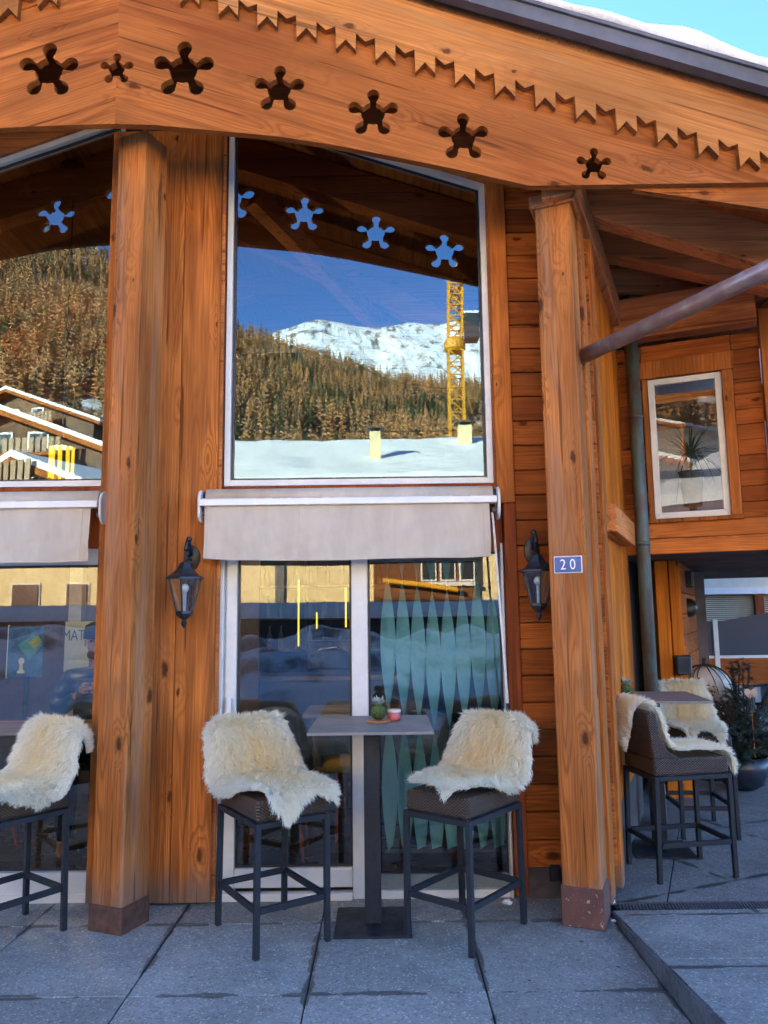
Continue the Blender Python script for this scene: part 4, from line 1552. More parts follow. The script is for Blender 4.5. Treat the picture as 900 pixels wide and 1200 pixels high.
def sheepskin(label, sx_, rz, a0, b0, L, W, phi, seed, n=24000, lobes=.09, flare=.55, side_drop=1.0, fl=.036):
    """hide laid over stool sx_: a runs along the profile from behind the back to the front"""
    r = random.Random(seed)
    hwid = .19
    def hide(u, s):
        wob = .035 * noise.noise((u * 4 + seed, 1.3, .2))
        wdt = W / 2 * (.90 + .12 * cos(4 * pi * u / L * .5 + pi) * -1 + wob)
        rc = abs(2 * u / L)
        wdt *= (1 - rc ** 7 * .35)
        v = s * wdt
        ue = u * (1 + lobes * (s * s - .5) * rc * 2 * (1 if abs(s) < .95 else .93))
        ca, sa = cos(phi), sin(phi)
        return a0 + ue * ca - v * sa, b0 + ue * sa + v * ca
    def surf(u, s):
        a, b = hide(u, s)
        P, T = prof_at(a)
        Nv = Vector((0, -T.z, T.y))
        if a < A_TOP: pass
        Nv = Vector((1, 0, 0)).cross(T)
        # outward normal: away from the stool body
        if Nv.dot(P - Vector((0, .0 if a > A_BEND else .12, .55))) < 0: Nv = -Nv
        if A_TOP < a < A_BEND and Nv.y > 0: Nv = -Nv
        lift = .024 + .010 * noise.noise((a * 9, b * 9, seed)) 
        P = P + Nv * lift
        if abs(b) <= hwid: P = P + Vector((b, 0, 0)); Nn_ = Nv
        else:
            e_ = abs(b) - hwid
            back = a < A_BEND
            amax = pi / 2 * (flare if back else side_drop)
            rr_ = .045
            th = min(e_ / rr_, amax)
            lat = hwid + rr_ * sin(th) + max(0, e_ - rr_ * amax) * cos(amax)
            dn = rr_ * (1 - cos(th)) + max(0, e_ - rr_ * amax) * sin(amax)
            sg = 1 if b > 0 else -1
            P = P + Vector((sg * lat, 0, 0)) - Nv * dn
            if back: P.z -= .25 * max(0, e_ - .03)
            Nn_ = (Nv * cos(th) + Vector((sg, 0, 0)) * sin(th)).normalized()
        return P, Nn_, T
    mb = MB()
    cols = []
    nu, ns = 40, 26
    def colour(u, s, tip):
        c_ = max(0, 1 - (abs(s) / .85) ** 2) * max(0, 1 - (abs(2 * u / L) / .98) ** 4)
        nz = .5 + .5 * noise.noise((u * 9 + seed, s * 3.0, 2))
        k = min(1, c_ * (.45 + .85 * nz))
        whi, yel = Vector((.96, .93, .82)), Vector((.95, .77, .40))
        c = whi.lerp(yel, k * .62)
        return c * (1.0 if tip else .95) * r.uniform(.95, 1.04)
    for j in range(ns + 1):
        for i in range(nu + 1):
            u, s = (i / nu - .5) * L, (j / ns) * 2 - 1
            P, Nv, T = surf(u, s)
            mb.v.append(tuple(P))
            cols.append(colour(u, s, False))
    for j in range(ns):
        for i in range(nu):
            a = j * (nu + 1) + i
            mb.f.append((a, a + 1, a + nu + 2, a + nu + 1))
    # wool locks: bundles of strands that share one curled tip
    nl = n // 4
    for k in range(nl):
        u, s = r.uniform(-.5, .5) * L, r.uniform(-1, 1)
        if r.random() < .2:
            if r.random() < .6: s = r.choice((-1, 1)) * r.uniform(.9, 1)
            else: u = r.choice((-1, 1)) * r.uniform(.45, .5) * L
        P, Nv, T = surf(u, s)
        q = Vector((u * 22 + seed, s * 7.0, 0))
        cl = Vector((noise.noise(q), noise.noise(q + Vector((31, 0, 0))), noise.noise(q + Vector((0, 57, 0)))))
        out = Vector((1 if s > 0 else -1, 0, 0)) * (max(0, abs(s) - .6) * 1.0)
        endout = T * ((1 if u > 0 else -1) * max(0, abs(2 * u / L) - .75) * 2.0)
        d = (Nv * .78 + T * .50 + cl * .42 + out + endout + Vector((r.gauss(0, .15), r.gauss(0, .15), r.gauss(0, .15)))).normalized()
        ln = fl * r.uniform(.75, 1.25)
        tip = P + d * ln + Vector((0, 0, -.20 * ln)) + T * .010 + cl * .010
        sx1 = T.cross(Nv).normalized()
        c0 = colour(u, s, False)
        c1 = colour(u, s, True)
        for m in range(9):
            a_ = r.uniform(0, 2 * pi)
            rj = .015 * sqrt(r.random())
            rt_ = P + (sx1 * cos(a_) + T * sin(a_)) * rj
            tp = tip + Vector((r.gauss(0, .007), r.gauss(0, .007), r.gauss(0, .007)))
            mid = rt_.lerp(tp, .55) + (rt_ - P) * .35 + Nv * ln * .10
            sdv = (tp - rt_).cross(Vector((r.gauss(0, 1), r.gauss(0, 1), r.gauss(0, 1)))).normalized()
            w0, w1 = .0013, .0012
            i0 = len(mb.v)
            for pv in (rt_ - sdv * w0, rt_ + sdv * w0, mid + sdv * w1, mid - sdv * w1, tp): mb.v.append(tuple(pv))
            mb.f.append((i0, i0 + 1, i0 + 2, i0 + 3))
            mb.f.append((i0 + 3, i0 + 2, i0 + 4))
            cols += [c0, c0, c1, c1, c1 * 1.03]
    me = mb.mesh('sheepskin')
    set_vcol(me, 'wool', cols)
    o = link_mesh('sheepskin', me, M['fur'], None, STO[sx_].location, (0, 0, STO[sx_].rotation_euler[2]))
    tag(o, label, 'sheepskin', 'sheepskins on the bar stools')
    return o
sheepskin('cream sheepskin on the stool left of the door table, one corner hanging over its front', 0, 0, .785, -.02, .87, .52, rad(13), 3, lobes=.08)
sheepskin('cream sheepskin on the stool right of the door table, draped off its right side', 1, 0, .735, .045, .83, .48, rad(-11), 8, flare=.3, lobes=.05)
sheepskin('cream sheepskin with a curled shoulder on the stool at the left photo edge', 2, 0, .76, .05, .88, .53, rad(-8), 14, flare=.35)
sheepskin('cream sheepskin hanging over the back of the stool seen from behind', 3, 0, .72, .0, 1.04, .34, rad(-5), 21, n=14000)
sheepskin('cream sheepskin lying flat on the stool behind the right table', 4, 0, .76, 0, .84, .42, rad(0), 27, n=12000, flare=.2)

# ================================================================== INSIDE THE BAR
M['wood_int'] = wood('interior oak', (.34, .22, .12), (.2, .12, .06), 'X', 6, .3, rings=24, ringmix=.3)
M['felt'] = plain('grey felt', (.15, .155, .15), .9, var=.2, scale=60)
M['fabric'] = None
# twisted strips of a blind
N = NT('teal strip cloth')
b = N.n('ShaderNodeBsdfPrincipled')
nn = N.noise(N.coord(), 40, 3)
colr = N.mix(nn, (.15, .38, .38), (.23, .50, .49))
N.l(colr, b.inputs['Base Color'])
b.inputs['Roughness'].default_value = .6
tl = N.n('ShaderNodeBsdfTranslucent')
N.l(colr, tl.inputs[0])
mx = N.n('ShaderNodeMixShader')
mx.inputs[0].default_value = .3
N.l(b.outputs[0], mx.inputs[1])
N.l(tl.outputs[0], mx.inputs[2])
N.l(mx.outputs[0], N.out.inputs[0])
M['teal'] = N.m
bl = empty('strip_blind', (.34, .23, 0))
tag(bl, 'teal blind of twisted vertical strips behind the right door pane', 'blind')
MB().box((-.455, -.03, 1.955), (.26, .03, 2.0)).build('headrail', plain('dark teal rail', (.03, .07, .075), .5), bl)
for k in range(8):
    x = -.325 + .0945 * k
    mb = MB()
    n = 44
    z0_ = .95 + random.uniform(-.07, .07)
    hw_ = .044
    vs, fs = [], []
    for j in range(n + 1):
        z = 1.955 - 1.74 * j / n
        th = pi * (z - z0_) / .88
        # nearly edge-on at z0 and every .78 m, face-on between
        vs += [(x - hw_ * 1.1 * sin(th), -hw_ * cos(th), z), (x + hw_ * 1.1 * sin(th), hw_ * cos(th), z)]
    fs = [(2 * j, 2 * j + 1, 2 * j + 3, 2 * j + 2) for j in range(n)]
    mb.add(vs, fs)
    mb.build('strip', M['teal'], bl, smooth=True, fix=False)
MB().box((-.36, -.02, .19), (.42, .02, .215)).build('bottom_rail', M['dark'], bl)

def shell_chair(label, x, y, rz, h=1.0, seat_col=None):
    e = empty('shell_chair', (x, y, 0), rad(rz))
    tag(e, label, 'chair', 'chairs inside the bar')
    zs = h - .38
    mb = MB()
    n = 18
    ring = []
    for j in range(8):
        for k in range(n + 1):
            a = pi * (-.06 + 1.12 * k / n)
            t = j / 7
            r_ = .21 + .03 * t
            hh_ = .38 * (sin(a) ** .5 if sin(a) > 0 else 0)
            mb.v.append((r_ * cos(a), .03 + r_ * sin(a), zs + t * max(.09, hh_)))
    for j in range(7):
        for k in range(n):
            a = j * (n + 1) + k
            mb.f.append((a, a + 1, a + n + 2, a + n + 1))
    o = mb.build('backrest', M['felt'], e, smooth=True)
    so_ = o.modifiers.new('thick', 'SOLIDIFY')
    so_.thickness = .035
    MB().lathe([(.19, zs - .03), (.215, zs), (.20, zs + .05), (.05, zs + .06)], 20, (0, .02, 0)).build('seat', seat_col or M['felt'], e, smooth=True)
    for sx in (-1, 1):
        for sy in (-1, 1):
            MB().tube([(sx * .13, .02 + sy * .13, zs - .02), (sx * .19, .02 + sy * .19, 0)], [.018, .011], 8).build('leg', M['stain'], e)
    return e
M['yellow'] = plain('mustard cloth', (.62, .34, .03), .8, scale=60)
shell_chair('grey felt shell chair inside, behind the left door pane', -.75, .86, 180, 1.02)
shell_chair('grey felt shell chair with a mustard seat inside near the middle door post', -.33, 1.35, 40, .88, M['yellow'])
shell_chair('grey felt shell chair inside, behind the twisted teal blind', .30, .95, 170, .98)
shell_chair('grey felt shell chair inside, low behind the left window', -2.9, 1.0, 170, .85)

def inner_table(label, x, y, sx_, sy_, h):
    e = empty('bar_table', (x, y, 0))
    tag(e, label, 'table', 'tables inside the bar')
    MB().box((-sx_, -sy_, h - .03), (sx_, sy_, h)).build('table_top', M['wood_int'], e, bevel=.004)
    MB().box((-.04, -.04, .02), (.04, .04, h - .03)).build('column', M['anthra'], e)
    MB().box((-.22, -.2, .0), (.22, .2, .02)).build('base_plate', M['anthra'], e)
inner_table('light oak table inside, behind the door post', -.2, .62, .34, .24, 1.0)
inner_table('light oak table inside the left window, in front of the seated guest', -2.6, .52, .75, .26, .93)

# wine glass on the table in the left window
wg = empty('wine_glass', (-2.66, .50, .931))
tag(wg, 'empty stemmed glass on the table inside the left window', 'glass')
MB().lathe([(.034, 0), (.034, .003), (.005, .008), (.004, .08), (.03, .11), (.036, .15), (.03, .19), (.028, .19), (.034, .15), (.028, .112), (.003, .085)], 20).build('bowl', glass_mat('drinking glass', .18, (.85, .92, .95)), wg, smooth=True)

# counter and back shelves
ct = empty('bar_counter', (-.85, 3.4, 0))
tag(ct, 'long bar counter with a brown wooden top behind the left door pane', 'counter')
MB().box((-1.1, -.25, 0), (1.0, .25, .985)).build('front', plain('dark counter front', (.045, .04, .045), .5, var=.3), ct)
MB().box((-1.14, -.30, .987), (1.04, .28, 1.03)).build('counter_top', M['stain'] if False else M['wood_int'], ct, bevel=.004)
sh = empty('bottle_shelf', (-.9, 4.35, 0))
tag(sh, 'dark back bar shelf with three boards behind the counter', 'shelf')
MB().box((-1.2, .14, 0), (1.1, .18, 2.3)).build('back_panel', M['dark'], sh)
for z in (1.22, 1.58, 1.95):
    MB().box((-1.2, -.14, z), (1.1, .138, z + .025)).build('board', M['wood_int'], sh)
for x in (-1.22, -.06, 1.08):
    MB().box((x, -.14, 0), (x + .03, .137, 2.3)).build('upright', M['anthra'], sh)
cl = [(.03, .09, .04), (.16, .06, .015), (.25, .22, .16), (.02, .03, .03), (.30, .16, .03)]
bm_ = [plain('bottle glass', c, .12, var=.1) for c in cl]
r9 = random.Random(4)
for z, lvl in ((1.245, 'lowest'), (1.605, 'middle'), (1.975, 'top')):
    for k in range(13):
        x = -2.02 + k * .165 + r9.uniform(-.03, .03)
        h = r9.uniform(.2, .28)
        o = MB().lathe([(.032, 0), (.034, .01), (.034, h * .6), (.013, h * .78), (.012, h), (.001, h + .002)], 10).build('bottle', r9.choice(bm_), None, (x, 4.33, z), smooth=True)
        tag(o, 'slim bottle among the row on the ' + lvl + ' shelf board behind the bar', 'bottle', 'bottles on the %s board of the back bar' % lvl)
cm = empty('coffee_machine', (-.55, 3.4, 1.031))
tag(cm, 'dark coffee machine with chrome pipe on the bar counter', 'coffee machine')
MB().box((-.25, -.2, .05), (.25, .2, .34)).build('body', plain('dark enamel', (.03, .03, .032), .3), cm, bevel=.02)
MB().tube([(-.2, -.24, .2), (-.1, -.27, .26), (.05, -.27, .28), (.16, -.25, .2)], .022, 10).build('pipe', plain('chrome', (.6, .6, .6), .15, 1.0), cm, smooth=True)
MB().box((-.2, -.21, .0), (.2, .15, .05)).build('drip_tray', M['anthra'], cm)
LED = emit('warm led', (1.0, .68, .06), .16)
for (x, y, z0_, z1_, lab) in ((-.77, 2.2, 1.36, 1.94, 'tall thin glowing yellow tube lamp left over the counter'), (-.35, 2.2, 1.52, 1.87, 'short thin glowing yellow tube lamp beside the middle door post'), (-.67, 2.9, 1.50, 1.66, 'small glowing yellow tube lamp deeper behind the counter')):
    e = empty('tube_lamp', (x, y, z0_))
    tag(e, lab, 'lamp')
    MB().tube([(0, 0, 0), (0, 0, z1_ - z0_)], .0075, 8).build('tube', LED, e)
    MB().tube([(0, 0, z1_ - z0_), (0, 0, 2.6 - z0_)], .004, 6).build('cord', M['blackm'], e)

# pendant lamps under the roof
pd = empty('pendant_lamp', (-2.53, 1.25, 2.72))
tag(pd, 'glowing yellow pendant lamp on a long cord behind the upper left window', 'lamp')
MB().lathe([(.11, 2.62), (.11, 2.58), (.02, 2.57)], 20).build('canopy', M['blackm'], pd)
MB().tube([(0, 0, .26), (0, 0, 2.58)], .006, 6).build('cord', M['blackm'], pd)
mb = MB()
for k in range(9):
    a = 2 * pi * k / 9
    mb.tube([(.085 * cos(a), .085 * sin(a), 0), (.085 * cos(a), .085 * sin(a), .24)], .012, 6)
mb.build('shade', emit('yellow lamp shade', (1.0, .62, .015), .14), pd)
MB().lathe([(.1, .24), (.1, .26), (.02, .28)], 16).build('shade_ring', M['blackm'], pd)
pl_ = bpy.data.lights.new('pendant_light', 'POINT')
pl_.energy = 9
pl_.color = (1, .72, .38)
pl_.shadow_soft_size = .1
plo = bpy.data.objects.new('pendant_light', pl_)
COL.objects.link(plo)
plo.location = (0, 0, .12)
plo.parent = pd

# posters
def flat(name, mat, pts, y, parent, th=.004):
    return MB().prism(pts, y - th, y).build(name, mat, parent)
p1 = empty('blue_poster', (-2.87, 1.55, 1.2))
tag(p1, 'blue poster with a teal diamond and a white pawn inside the left window', 'poster')
flat('sheet', plain('blue print', (.02, .10, .26), .4, var=.5, scale=14), [(-.15, -.03), (.13, -.03), (.13, .37), (-.15, .37)], 0, p1)
flat('diamond', plain('teal print', (.06, .28, .30), .4), [(-.07, .22), (.05, .30), (.128, .22), (.03, .10)], -.006, p1)
flat('diamond', plain('olive print', (.32, .34, .06), .4), [(.02, .24), (.09, .30), (.127, .24), (.06, .19)], -.012, p1)
pw = [(-.03, 0), (.03, 0), (.03, .015), (.014, .03), (.012, .07), (.022, .085), (.024, .10), (.012, .12), (-.012, .12), (-.024, .10), (-.022, .085), (-.012, .07), (-.014, .03), (-.03, .015)]
flat('pawn', plain('pale print', (.6, .58, .5), .4), [(x - .03, z) for x, z in pw], -.018, p1)
MB().box((-.16, .0, -.04), (-.15, .012, .38)).build('frame', M['white'], p1)
MB().tube([(0, .02, -1.2), (0, .02, 0)], .02, 8).build('stand', M['anthra'], p1)
p2 = empty('text_poster', (-2.66, 2.45, 1.2))
tag(p2, 'pale poster with dark thin capitals reading MATT behind the seated guest', 'poster')
flat('sheet', plain('pale green print', (.52, .56, .48), .5, var=.05), [(-.28, -.05), (.42, -.05), (.42, .40), (-.28, .40)], 0, p2)
tm = text_mesh('lettering', 'MATT', .14, .001)
tm.transform(Matrix.Scale(.72, 4, (1, 0, 0)))
tm.transform(Matrix.Rotation(pi / 2, 4, 'X'))
link_mesh('lettering', tm, plain('dark print', (.06, .08, .09), .5), p2, (-.17, -.006, .27))
MB().tube([(0, .02, -1.2), (0, .02, -.05)], .02, 8).build('stand', M['anthra'], p2)

# ------------------------------------------------------------------ seated guest
def skin_obj(name, joints, edges, mat, parent, sub=2, root=0):
    """joints: list of (pos, radius or (rx, ry))"""
    me = bpy.data.meshes.new(name)
    me.from_pydata([j[0] for j in joints], edges, [])
    o = bpy.data.objects.new(name, me)
    COL.objects.link(o)
    o.parent = parent
    sk = o.modifiers.new('skin', 'SKIN')
    sk.use_smooth_shade = True
    for v, j in zip(me.skin_vertices[0].data, joints):
        r_ = j[1] if isinstance(j[1], tuple) else (j[1], j[1])
        v.radius = r_
    me.skin_vertices[0].data[root].use_root = True
    sb = o.modifiers.new('sub', 'SUBSURF')
    sb.levels = sb.render_levels = sub
    me.materials.append(mat)
    return o
def chain(js, es, pts, start=None):
    prev = start
    for p in pts:
        js.append(p)
        i = len(js) - 1
        if prev is not None: es.append((prev, i))
        prev = i
    return prev
SKIN = plain('skin', (.42, .22, .15), .5, var=.08, scale=60, spec=.3)
gu = empty('person', (-2.12, 1.05, 0), rad(14))
tag(gu, 'person in a blue quilted jacket and dark cap holding a booklet inside the left window', 'person')
js, es = [], []
chain(js, es, [((0, .06, .72), (.14, .11)), ((0, .05, .86), (.135, .10)), ((0, .03, 1.02), (.145, .11)), ((0, .02, 1.16), (.15, .10)), ((0, .01, 1.25), (.07, .065)), ((0, -.005, 1.31), (.055, .055)), ((0, -.02, 1.38), (.072, .085)), ((0, -.02, 1.47), (.078, .095)), ((0, -.01, 1.545), (.05, .06))])
for sg in (-1, 1):
    w_ = chain(js, es, [((sg * .17, .02, 1.19), .058), ((sg * .235, -.02, 1.06), .048), ((sg * .245, -.07, .98), .044), ((sg * .16, -.20, 1.03), .036), ((sg * .085, -.29, 1.10), .026), ((sg * .065, -.315, 1.135), (.034, .018))], 3)
    # fingers closing round the booklet edge
    for q in range(4):
        b_ = Vector((sg * .058, -.325, 1.115 + q * .020))
        L = (.026, .030, .028, .022)[q]
        chain(js, es, [(tuple(b_ + Vector((-sg * .012, -.022, .004))), .009), (tuple(b_ + Vector((-sg * .030, -.034, .006))), .0082), (tuple(b_ + Vector((-sg * (.030 + L), -.026, .006))), .0072)], w_)
    chain(js, es, [((sg * .055, -.30, 1.165), .0105), ((sg * .030, -.288, 1.185), .0085)], w_)
    chain(js, es, [((sg * .10, -.02, .70), .085), ((sg * .13, -.38, .70), .062), ((sg * .13, -.42, .42), .052), ((sg * .13, -.38, .14), .038), ((sg * .13, -.50, .10), .035)], 0)
bd = skin_obj('body', js, es, SKIN, gu)
# face: eyes, nose, ears, mouth; beard and cap; clothes
for sg in (-1, 1):
    MB().ball((sg * .032, -.104, 1.462), .011, 10, 8).build('eye', plain('eye', (.05, .04, .035), .2), gu, smooth=True)
    MB().ball((sg * .083, -.015, 1.445), .02, 10, 8, (.4, .8, 1.3)).build('ear', SKIN, gu, smooth=True)
MB().ball((0, -.118, 1.43), .015, 10, 8, (.8, 1.1, 1.7)).build('nose', SKIN, gu, smooth=True)
MB().ball((0, -.108, 1.388), .022, 10, 6, (1.1, .35, .3)).build('mouth', plain('lips', (.30, .10, .08), .5), gu, smooth=True)
MB().ball((0, -.055, 1.365), .062, 14, 10, (1.05, .85, .7), .05).build('beard', plain('reddish beard', (.16, .065, .035), .9), gu, smooth=True)
MB().lathe([(.098, 1.475), (.102, 1.49), (.100, 1.53), (.085, 1.575), (.04, 1.60), (.002, 1.605)], 20, (0, -.012, 0)).build('cap', plain('dark knit', (.015, .017, .022), .9, scale=90, bump=.3), gu, smooth=True)
jk, je = [], []
chain(jk, je, [((0, .06, .73), (.165, .14)), ((0, .05, .86), (.165, .135)), ((0, .03, 1.02), (.175, .14)), ((0, .02, 1.17), (.175, .125)), ((0, .01, 1.265), (.085, .08))])
for sg in (-1, 1):
    chain(jk, je, [((sg * .18, .02, 1.19), .080), ((sg * .245, -.02, 1.06), .072), ((sg * .25, -.07, .98), .066), ((sg * .165, -.195, 1.03), .055), ((sg * .095, -.28, 1.095), .040)], 3)
N = NT('blue quilted jacket')
cc_ = N.coord()
sx = N.n('ShaderNodeSeparateXYZ')
N.l(cc_, sx.inputs[0])
qb = N.math('SINE', N.math('MULTIPLY', sx.outputs[2], 75))
N.bsdf(N.mix(N.noise(cc_, 8, 3), (.012, .025, .06), (.03, .06, .12)), .45, qb, .6, .02)
skin_obj('jacket', jk, je, N.m, gu)
tj, te = [], []
chain(tj, te, [((0, .06, .71), (.15, .12))])
for sg in (-1, 1):
    chain(tj, te, [((sg * .10, -.02, .70), .10), ((sg * .13, -.38, .70), .078), ((sg * .13, -.42, .42), .066), ((sg * .13, -.385, .16), .055)], 0)
skin_obj('trousers', tj, te, plain('dark trousers', (.03, .03, .035), .9), gu)
bk_ = empty('booklet', gu.location + Vector((0.078, -.325, 1.04)), rad(14))
tag(bk_, 'dark booklet with a pale stripe in the hands of the seated guest', 'booklet')
MB().box((-.085, -.006, .02), (.085, .006, .17)).build('cover', plain('dark cover', (.02, .02, .025), .4), bk_)
MB().box((-.07, -.008, .10), (.07, -.0062, .122)).build('stripe', plain('pale stripe', (.5, .35, .33), .5), bk_)
se = empty('bar_chair', gu.location + Vector((0.02, .08, 0)), rad(14))
tag(se, 'dark high chair under the seated guest inside the left window', 'chair')
MB().box((-.2, -.2, .56), (.2, .2, .60)).build('seat', M['anthra'], se, bevel=.01)
for sx_ in (-1, 1):
    for sy in (-1, 1):
        MB().bar((sx_ * .17, sy * .17, .56), (sx_ * .2, sy * .2, 0), .028).build('leg', M['anthra'], se)
MB().box((-.2, .17, .60), (.2, .2, .95)).build('backrest', M['anthra'], se, bevel=.01)

# ================================================================== ACROSS THE STREET (seen in the glass)
OP = empty('yellow_house', (-1.5, -16, 0))
tag(OP, 'long yellow rendered house with a snowy roof, seen mirrored in the middle windows', 'building')
def opp(mb, name, mat, **kw):
    o = mb.build(name, mat, OP, **kw)
    o.location = Vector(o.location) - Vector((-1.5, -16, 0))
    return o
opp(MB().box((-5.4, -25, 0), (12, -13.93, 4.75)), 'wall', M['yellow_wall'])
mb = MB()
mb.prism_x([(-13.15, 4.62), (-19.5, 7.0), (-26, 4.6), (-26, 4.4), (-19.5, 6.8), (-13.15, 4.42)], -5.9, 12.5)
opp(mb, 'roof', M['stain'])
def snow_slab():
    mb = MB()
    nx, ny = 110, 40
    vs = []
    for j in range(ny + 1):
        for i in range(nx + 1):
            x = -6.0 + 18.6 * i / nx
            t = j / ny
            y = -13.05 - 12.95 * t
            zr = 7.0 - abs(y + 19.5) * .376
            edge = min(1, t / .03, (1 - t) / .03, i / 2, (nx - i) / 2)
            h = (.26 + .10 * noise.noise((x * .35, y * .5, 4)) + .06 * noise.noise((x * 1.3, y * 1.3, 1)) + .025 * noise.noise((x * 4, y * 4, 6))) * max(0, edge) ** .4
            vs.append((x, y + .06 * noise.noise((x * 1.3, 0, 5)) * (t < .05), zr + h))
    fs = [(j * (nx + 1) + i, j * (nx + 1) + i + 1, (j + 1) * (nx + 1) + i + 1, (j + 1) * (nx + 1) + i) for j in range(ny) for i in range(nx)]
    mb.add(vs, fs)
    o = mb.build('roof_snow', M['snow'], smooth=True)
    tag(o, 'thick smooth snow covering the roof of the yellow house', 'snow', kind='stuff')
snow_slab()
for (x, y, w_, z0_, z1_) in ((-.22, -15.95, .15, 5.3, 6.75), (2.52, -18.4, .2, 6.2, 7.5)):
    mb = MB()
    mb.box((x - w_, y - w_, z0_), (x + w_, y + w_, z1_ - .12))
    ch_ = opp(mb, 'chimney', M['yellow_wall'])
    mb = MB()
    mb.box((x - w_ - .10, y - w_ - .10, z1_ - .04), (x + w_ + .10, y + w_ + .10, z1_))
    for dx_ in (-1, 1): mb.box((x + dx_ * w_ - .04 * (dx_ > 0), y - w_, z1_ - .118), (x + dx_ * w_ + .04 * (dx_ < 0), y + w_, z1_ - .042))
    cp = mb.build('chimney_cap', M['concrete'], ch_)
# wooden bay with windows and a yellow pipe
opp(MB().box((-.27, -13.93, 1.2), (2.16, -13.70, 4.7)), 'timber_bay', wood('bay boards', (.20, .085, .035), (.1, .04, .015), 'X', 5, .4))
mb = MB()
for x in (.86, 1.32, 1.78): mb.box((x, -13.69, 2.42), (x + .38, -13.66, 3.6))
opp(mb, 'window', M['white'])
mb = MB()
for x in (.86, 1.32, 1.78): mb.box((x + .04, -13.655, 2.46), (x + .34, -13.65, 3.55))
opp(mb, 'window_pane', plain('dark window glass', (.03, .035, .04), .1))
opp(MB().box((.75, -13.69, 2.30), (2.16, -13.60, 2.40)), 'sill', M['white'])
mb = MB()
mb.tube([(-.05, -13.45, 2.44), (.9, -13.45, 2.33), (1.72, -13.45, 2.20)], .06, 10)
for x, z in ((.1, 2.40), (1.6, 2.2)): mb.tube([(x, -13.70, z), (x, -13.45, z)], .02, 6)
opp(mb, 'yellow_pipe', plain('yellow paint', (.72, .36, .02), .4))
opp(MB().box((-2.66, -13.92, 1.0), (-2.44, -13.86, 4.4)), 'drainpipe', plain('grey pipe', (.12, .13, .14), .5))

LH = empty('yellow_house', (-8.3, -16, 0))
tag(LH, 'smaller yellow house with brown shutters, seen mirrored in the lower left window', 'building')
MB().box((-2.6, -4, 0), (2.1, 2.08, 4.2)).build('wall', M['yellow_wall'], LH)
mb = MB()
mb.prism_x([(2.6, 4.0), (2.6, 4.15), (-1, 4.75), (-4.6, 4.15), (-4.6, 4.0), (-1, 4.6)], -3.0, 2.5)
MB().prism_x([(2.55, 4.155), (2.5, 4.35), (-1, 5.0), (-4.6, 4.35), (-4.6, 4.155), (-1, 4.755)], -2.95, 2.45).build('snow', M['snow'], LH)
mb.build('roof', M['stain'], LH)
for x, wd in ((-.72, .62), (.60, .5)):
    f = MB().box((x - .04, 2.082, 1.5), (x + wd + .04, 2.11, 2.5)).build('window', M['white'], LH)
    MB().box((x, 2.112, 1.54), (x + wd, 2.135, 2.46)).build('shutter', plain('brown shutter', (.09, .04, .025), .6), f)

# low boarded wall with a snow cap, then snow heaps along the street
lw_ = empty('street_wall', (0, -12.3, 0))
tag(lw_, 'low dark boarded wall capped with snow across the street', 'wall')
MB().box((-16, -.1, 0), (14, .1, 1.62)).build('wall', plain('dark brown boards', (.06, .045, .04), .8, var=.3), lw_)
mb = MB()
n = 200
vs = []
for i in range(n + 1):
    x = -16 + 30 * i / n
    h = .26 + .07 * noise.noise((x * .5, 2, 0))
    for (yy, zz) in ((.16, 1.58), (.17, 1.64 + h * .5), (.08, 1.66 + h), (-.08, 1.66 + h), (-.17, 1.62)):
        vs.append((x, yy, zz))
fs = [(i * 5 + k, i * 5 + k + 1, (i + 1) * 5 + k + 1, (i + 1) * 5 + k) for i in range(n) for k in range(4)]
mb.add(vs, fs)
mb.build('snow_cap', M['snow'], lw_, smooth=True)
mb = MB()
nx, ny = 220, 46
vs = []
for j in range(ny + 1):
    for i in range(nx + 1):
        x = -18 + 34 * i / nx
        y = -6.9 - 5.1 * j / ny
        t = j / ny
        env = sin(pi * min(1, t * 1.0) * .5) ** 1.3
        h = .25 + 1.05 * env + .50 * noise.noise((x * .45, y * .7, 9)) * env ** .5 + .42 * noise.noise((x * 1.1, y * 1.5, 2)) * env ** .4
        h += .10 * abs(noise.noise((x * 2.6, y * 3, 5)))
        vs.append((x, y, max(-.15, h * min(1, t * 5) - .1)))
fs = [(j * (nx + 1) + i, j * (nx + 1) + i + 1, (j + 1) * (nx + 1) + i + 1, (j + 1) * (nx + 1) + i) for j in range(ny) for i in range(nx)]
mb.add(vs, fs)
N = NT('dirty snow with painted shade')
cc_ = N.coord()
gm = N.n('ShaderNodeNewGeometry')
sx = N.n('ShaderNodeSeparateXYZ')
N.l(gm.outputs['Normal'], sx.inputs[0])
dirt_shade = N.ramp(N.math('ADD', N.noise(cc_, 1.0, 5, .65), N.math('MULTIPLY', sx.outputs[2], -.42)), .12, .28)  # dirt plus painted shadow patches, darker on the steep sides of the heaps
N.bsdf(N.mix(N.math('MULTIPLY', dirt_shade, .9), (.80, .82, .85), (.12, .10, .10)), .7, N.noise(cc_, 6, 4), .5, .05)
tag(mb.build('snow_heaps', N.m, smooth=True), 'shaded wavy heaps of ploughed snow along the street', 'snow', kind='stuff')

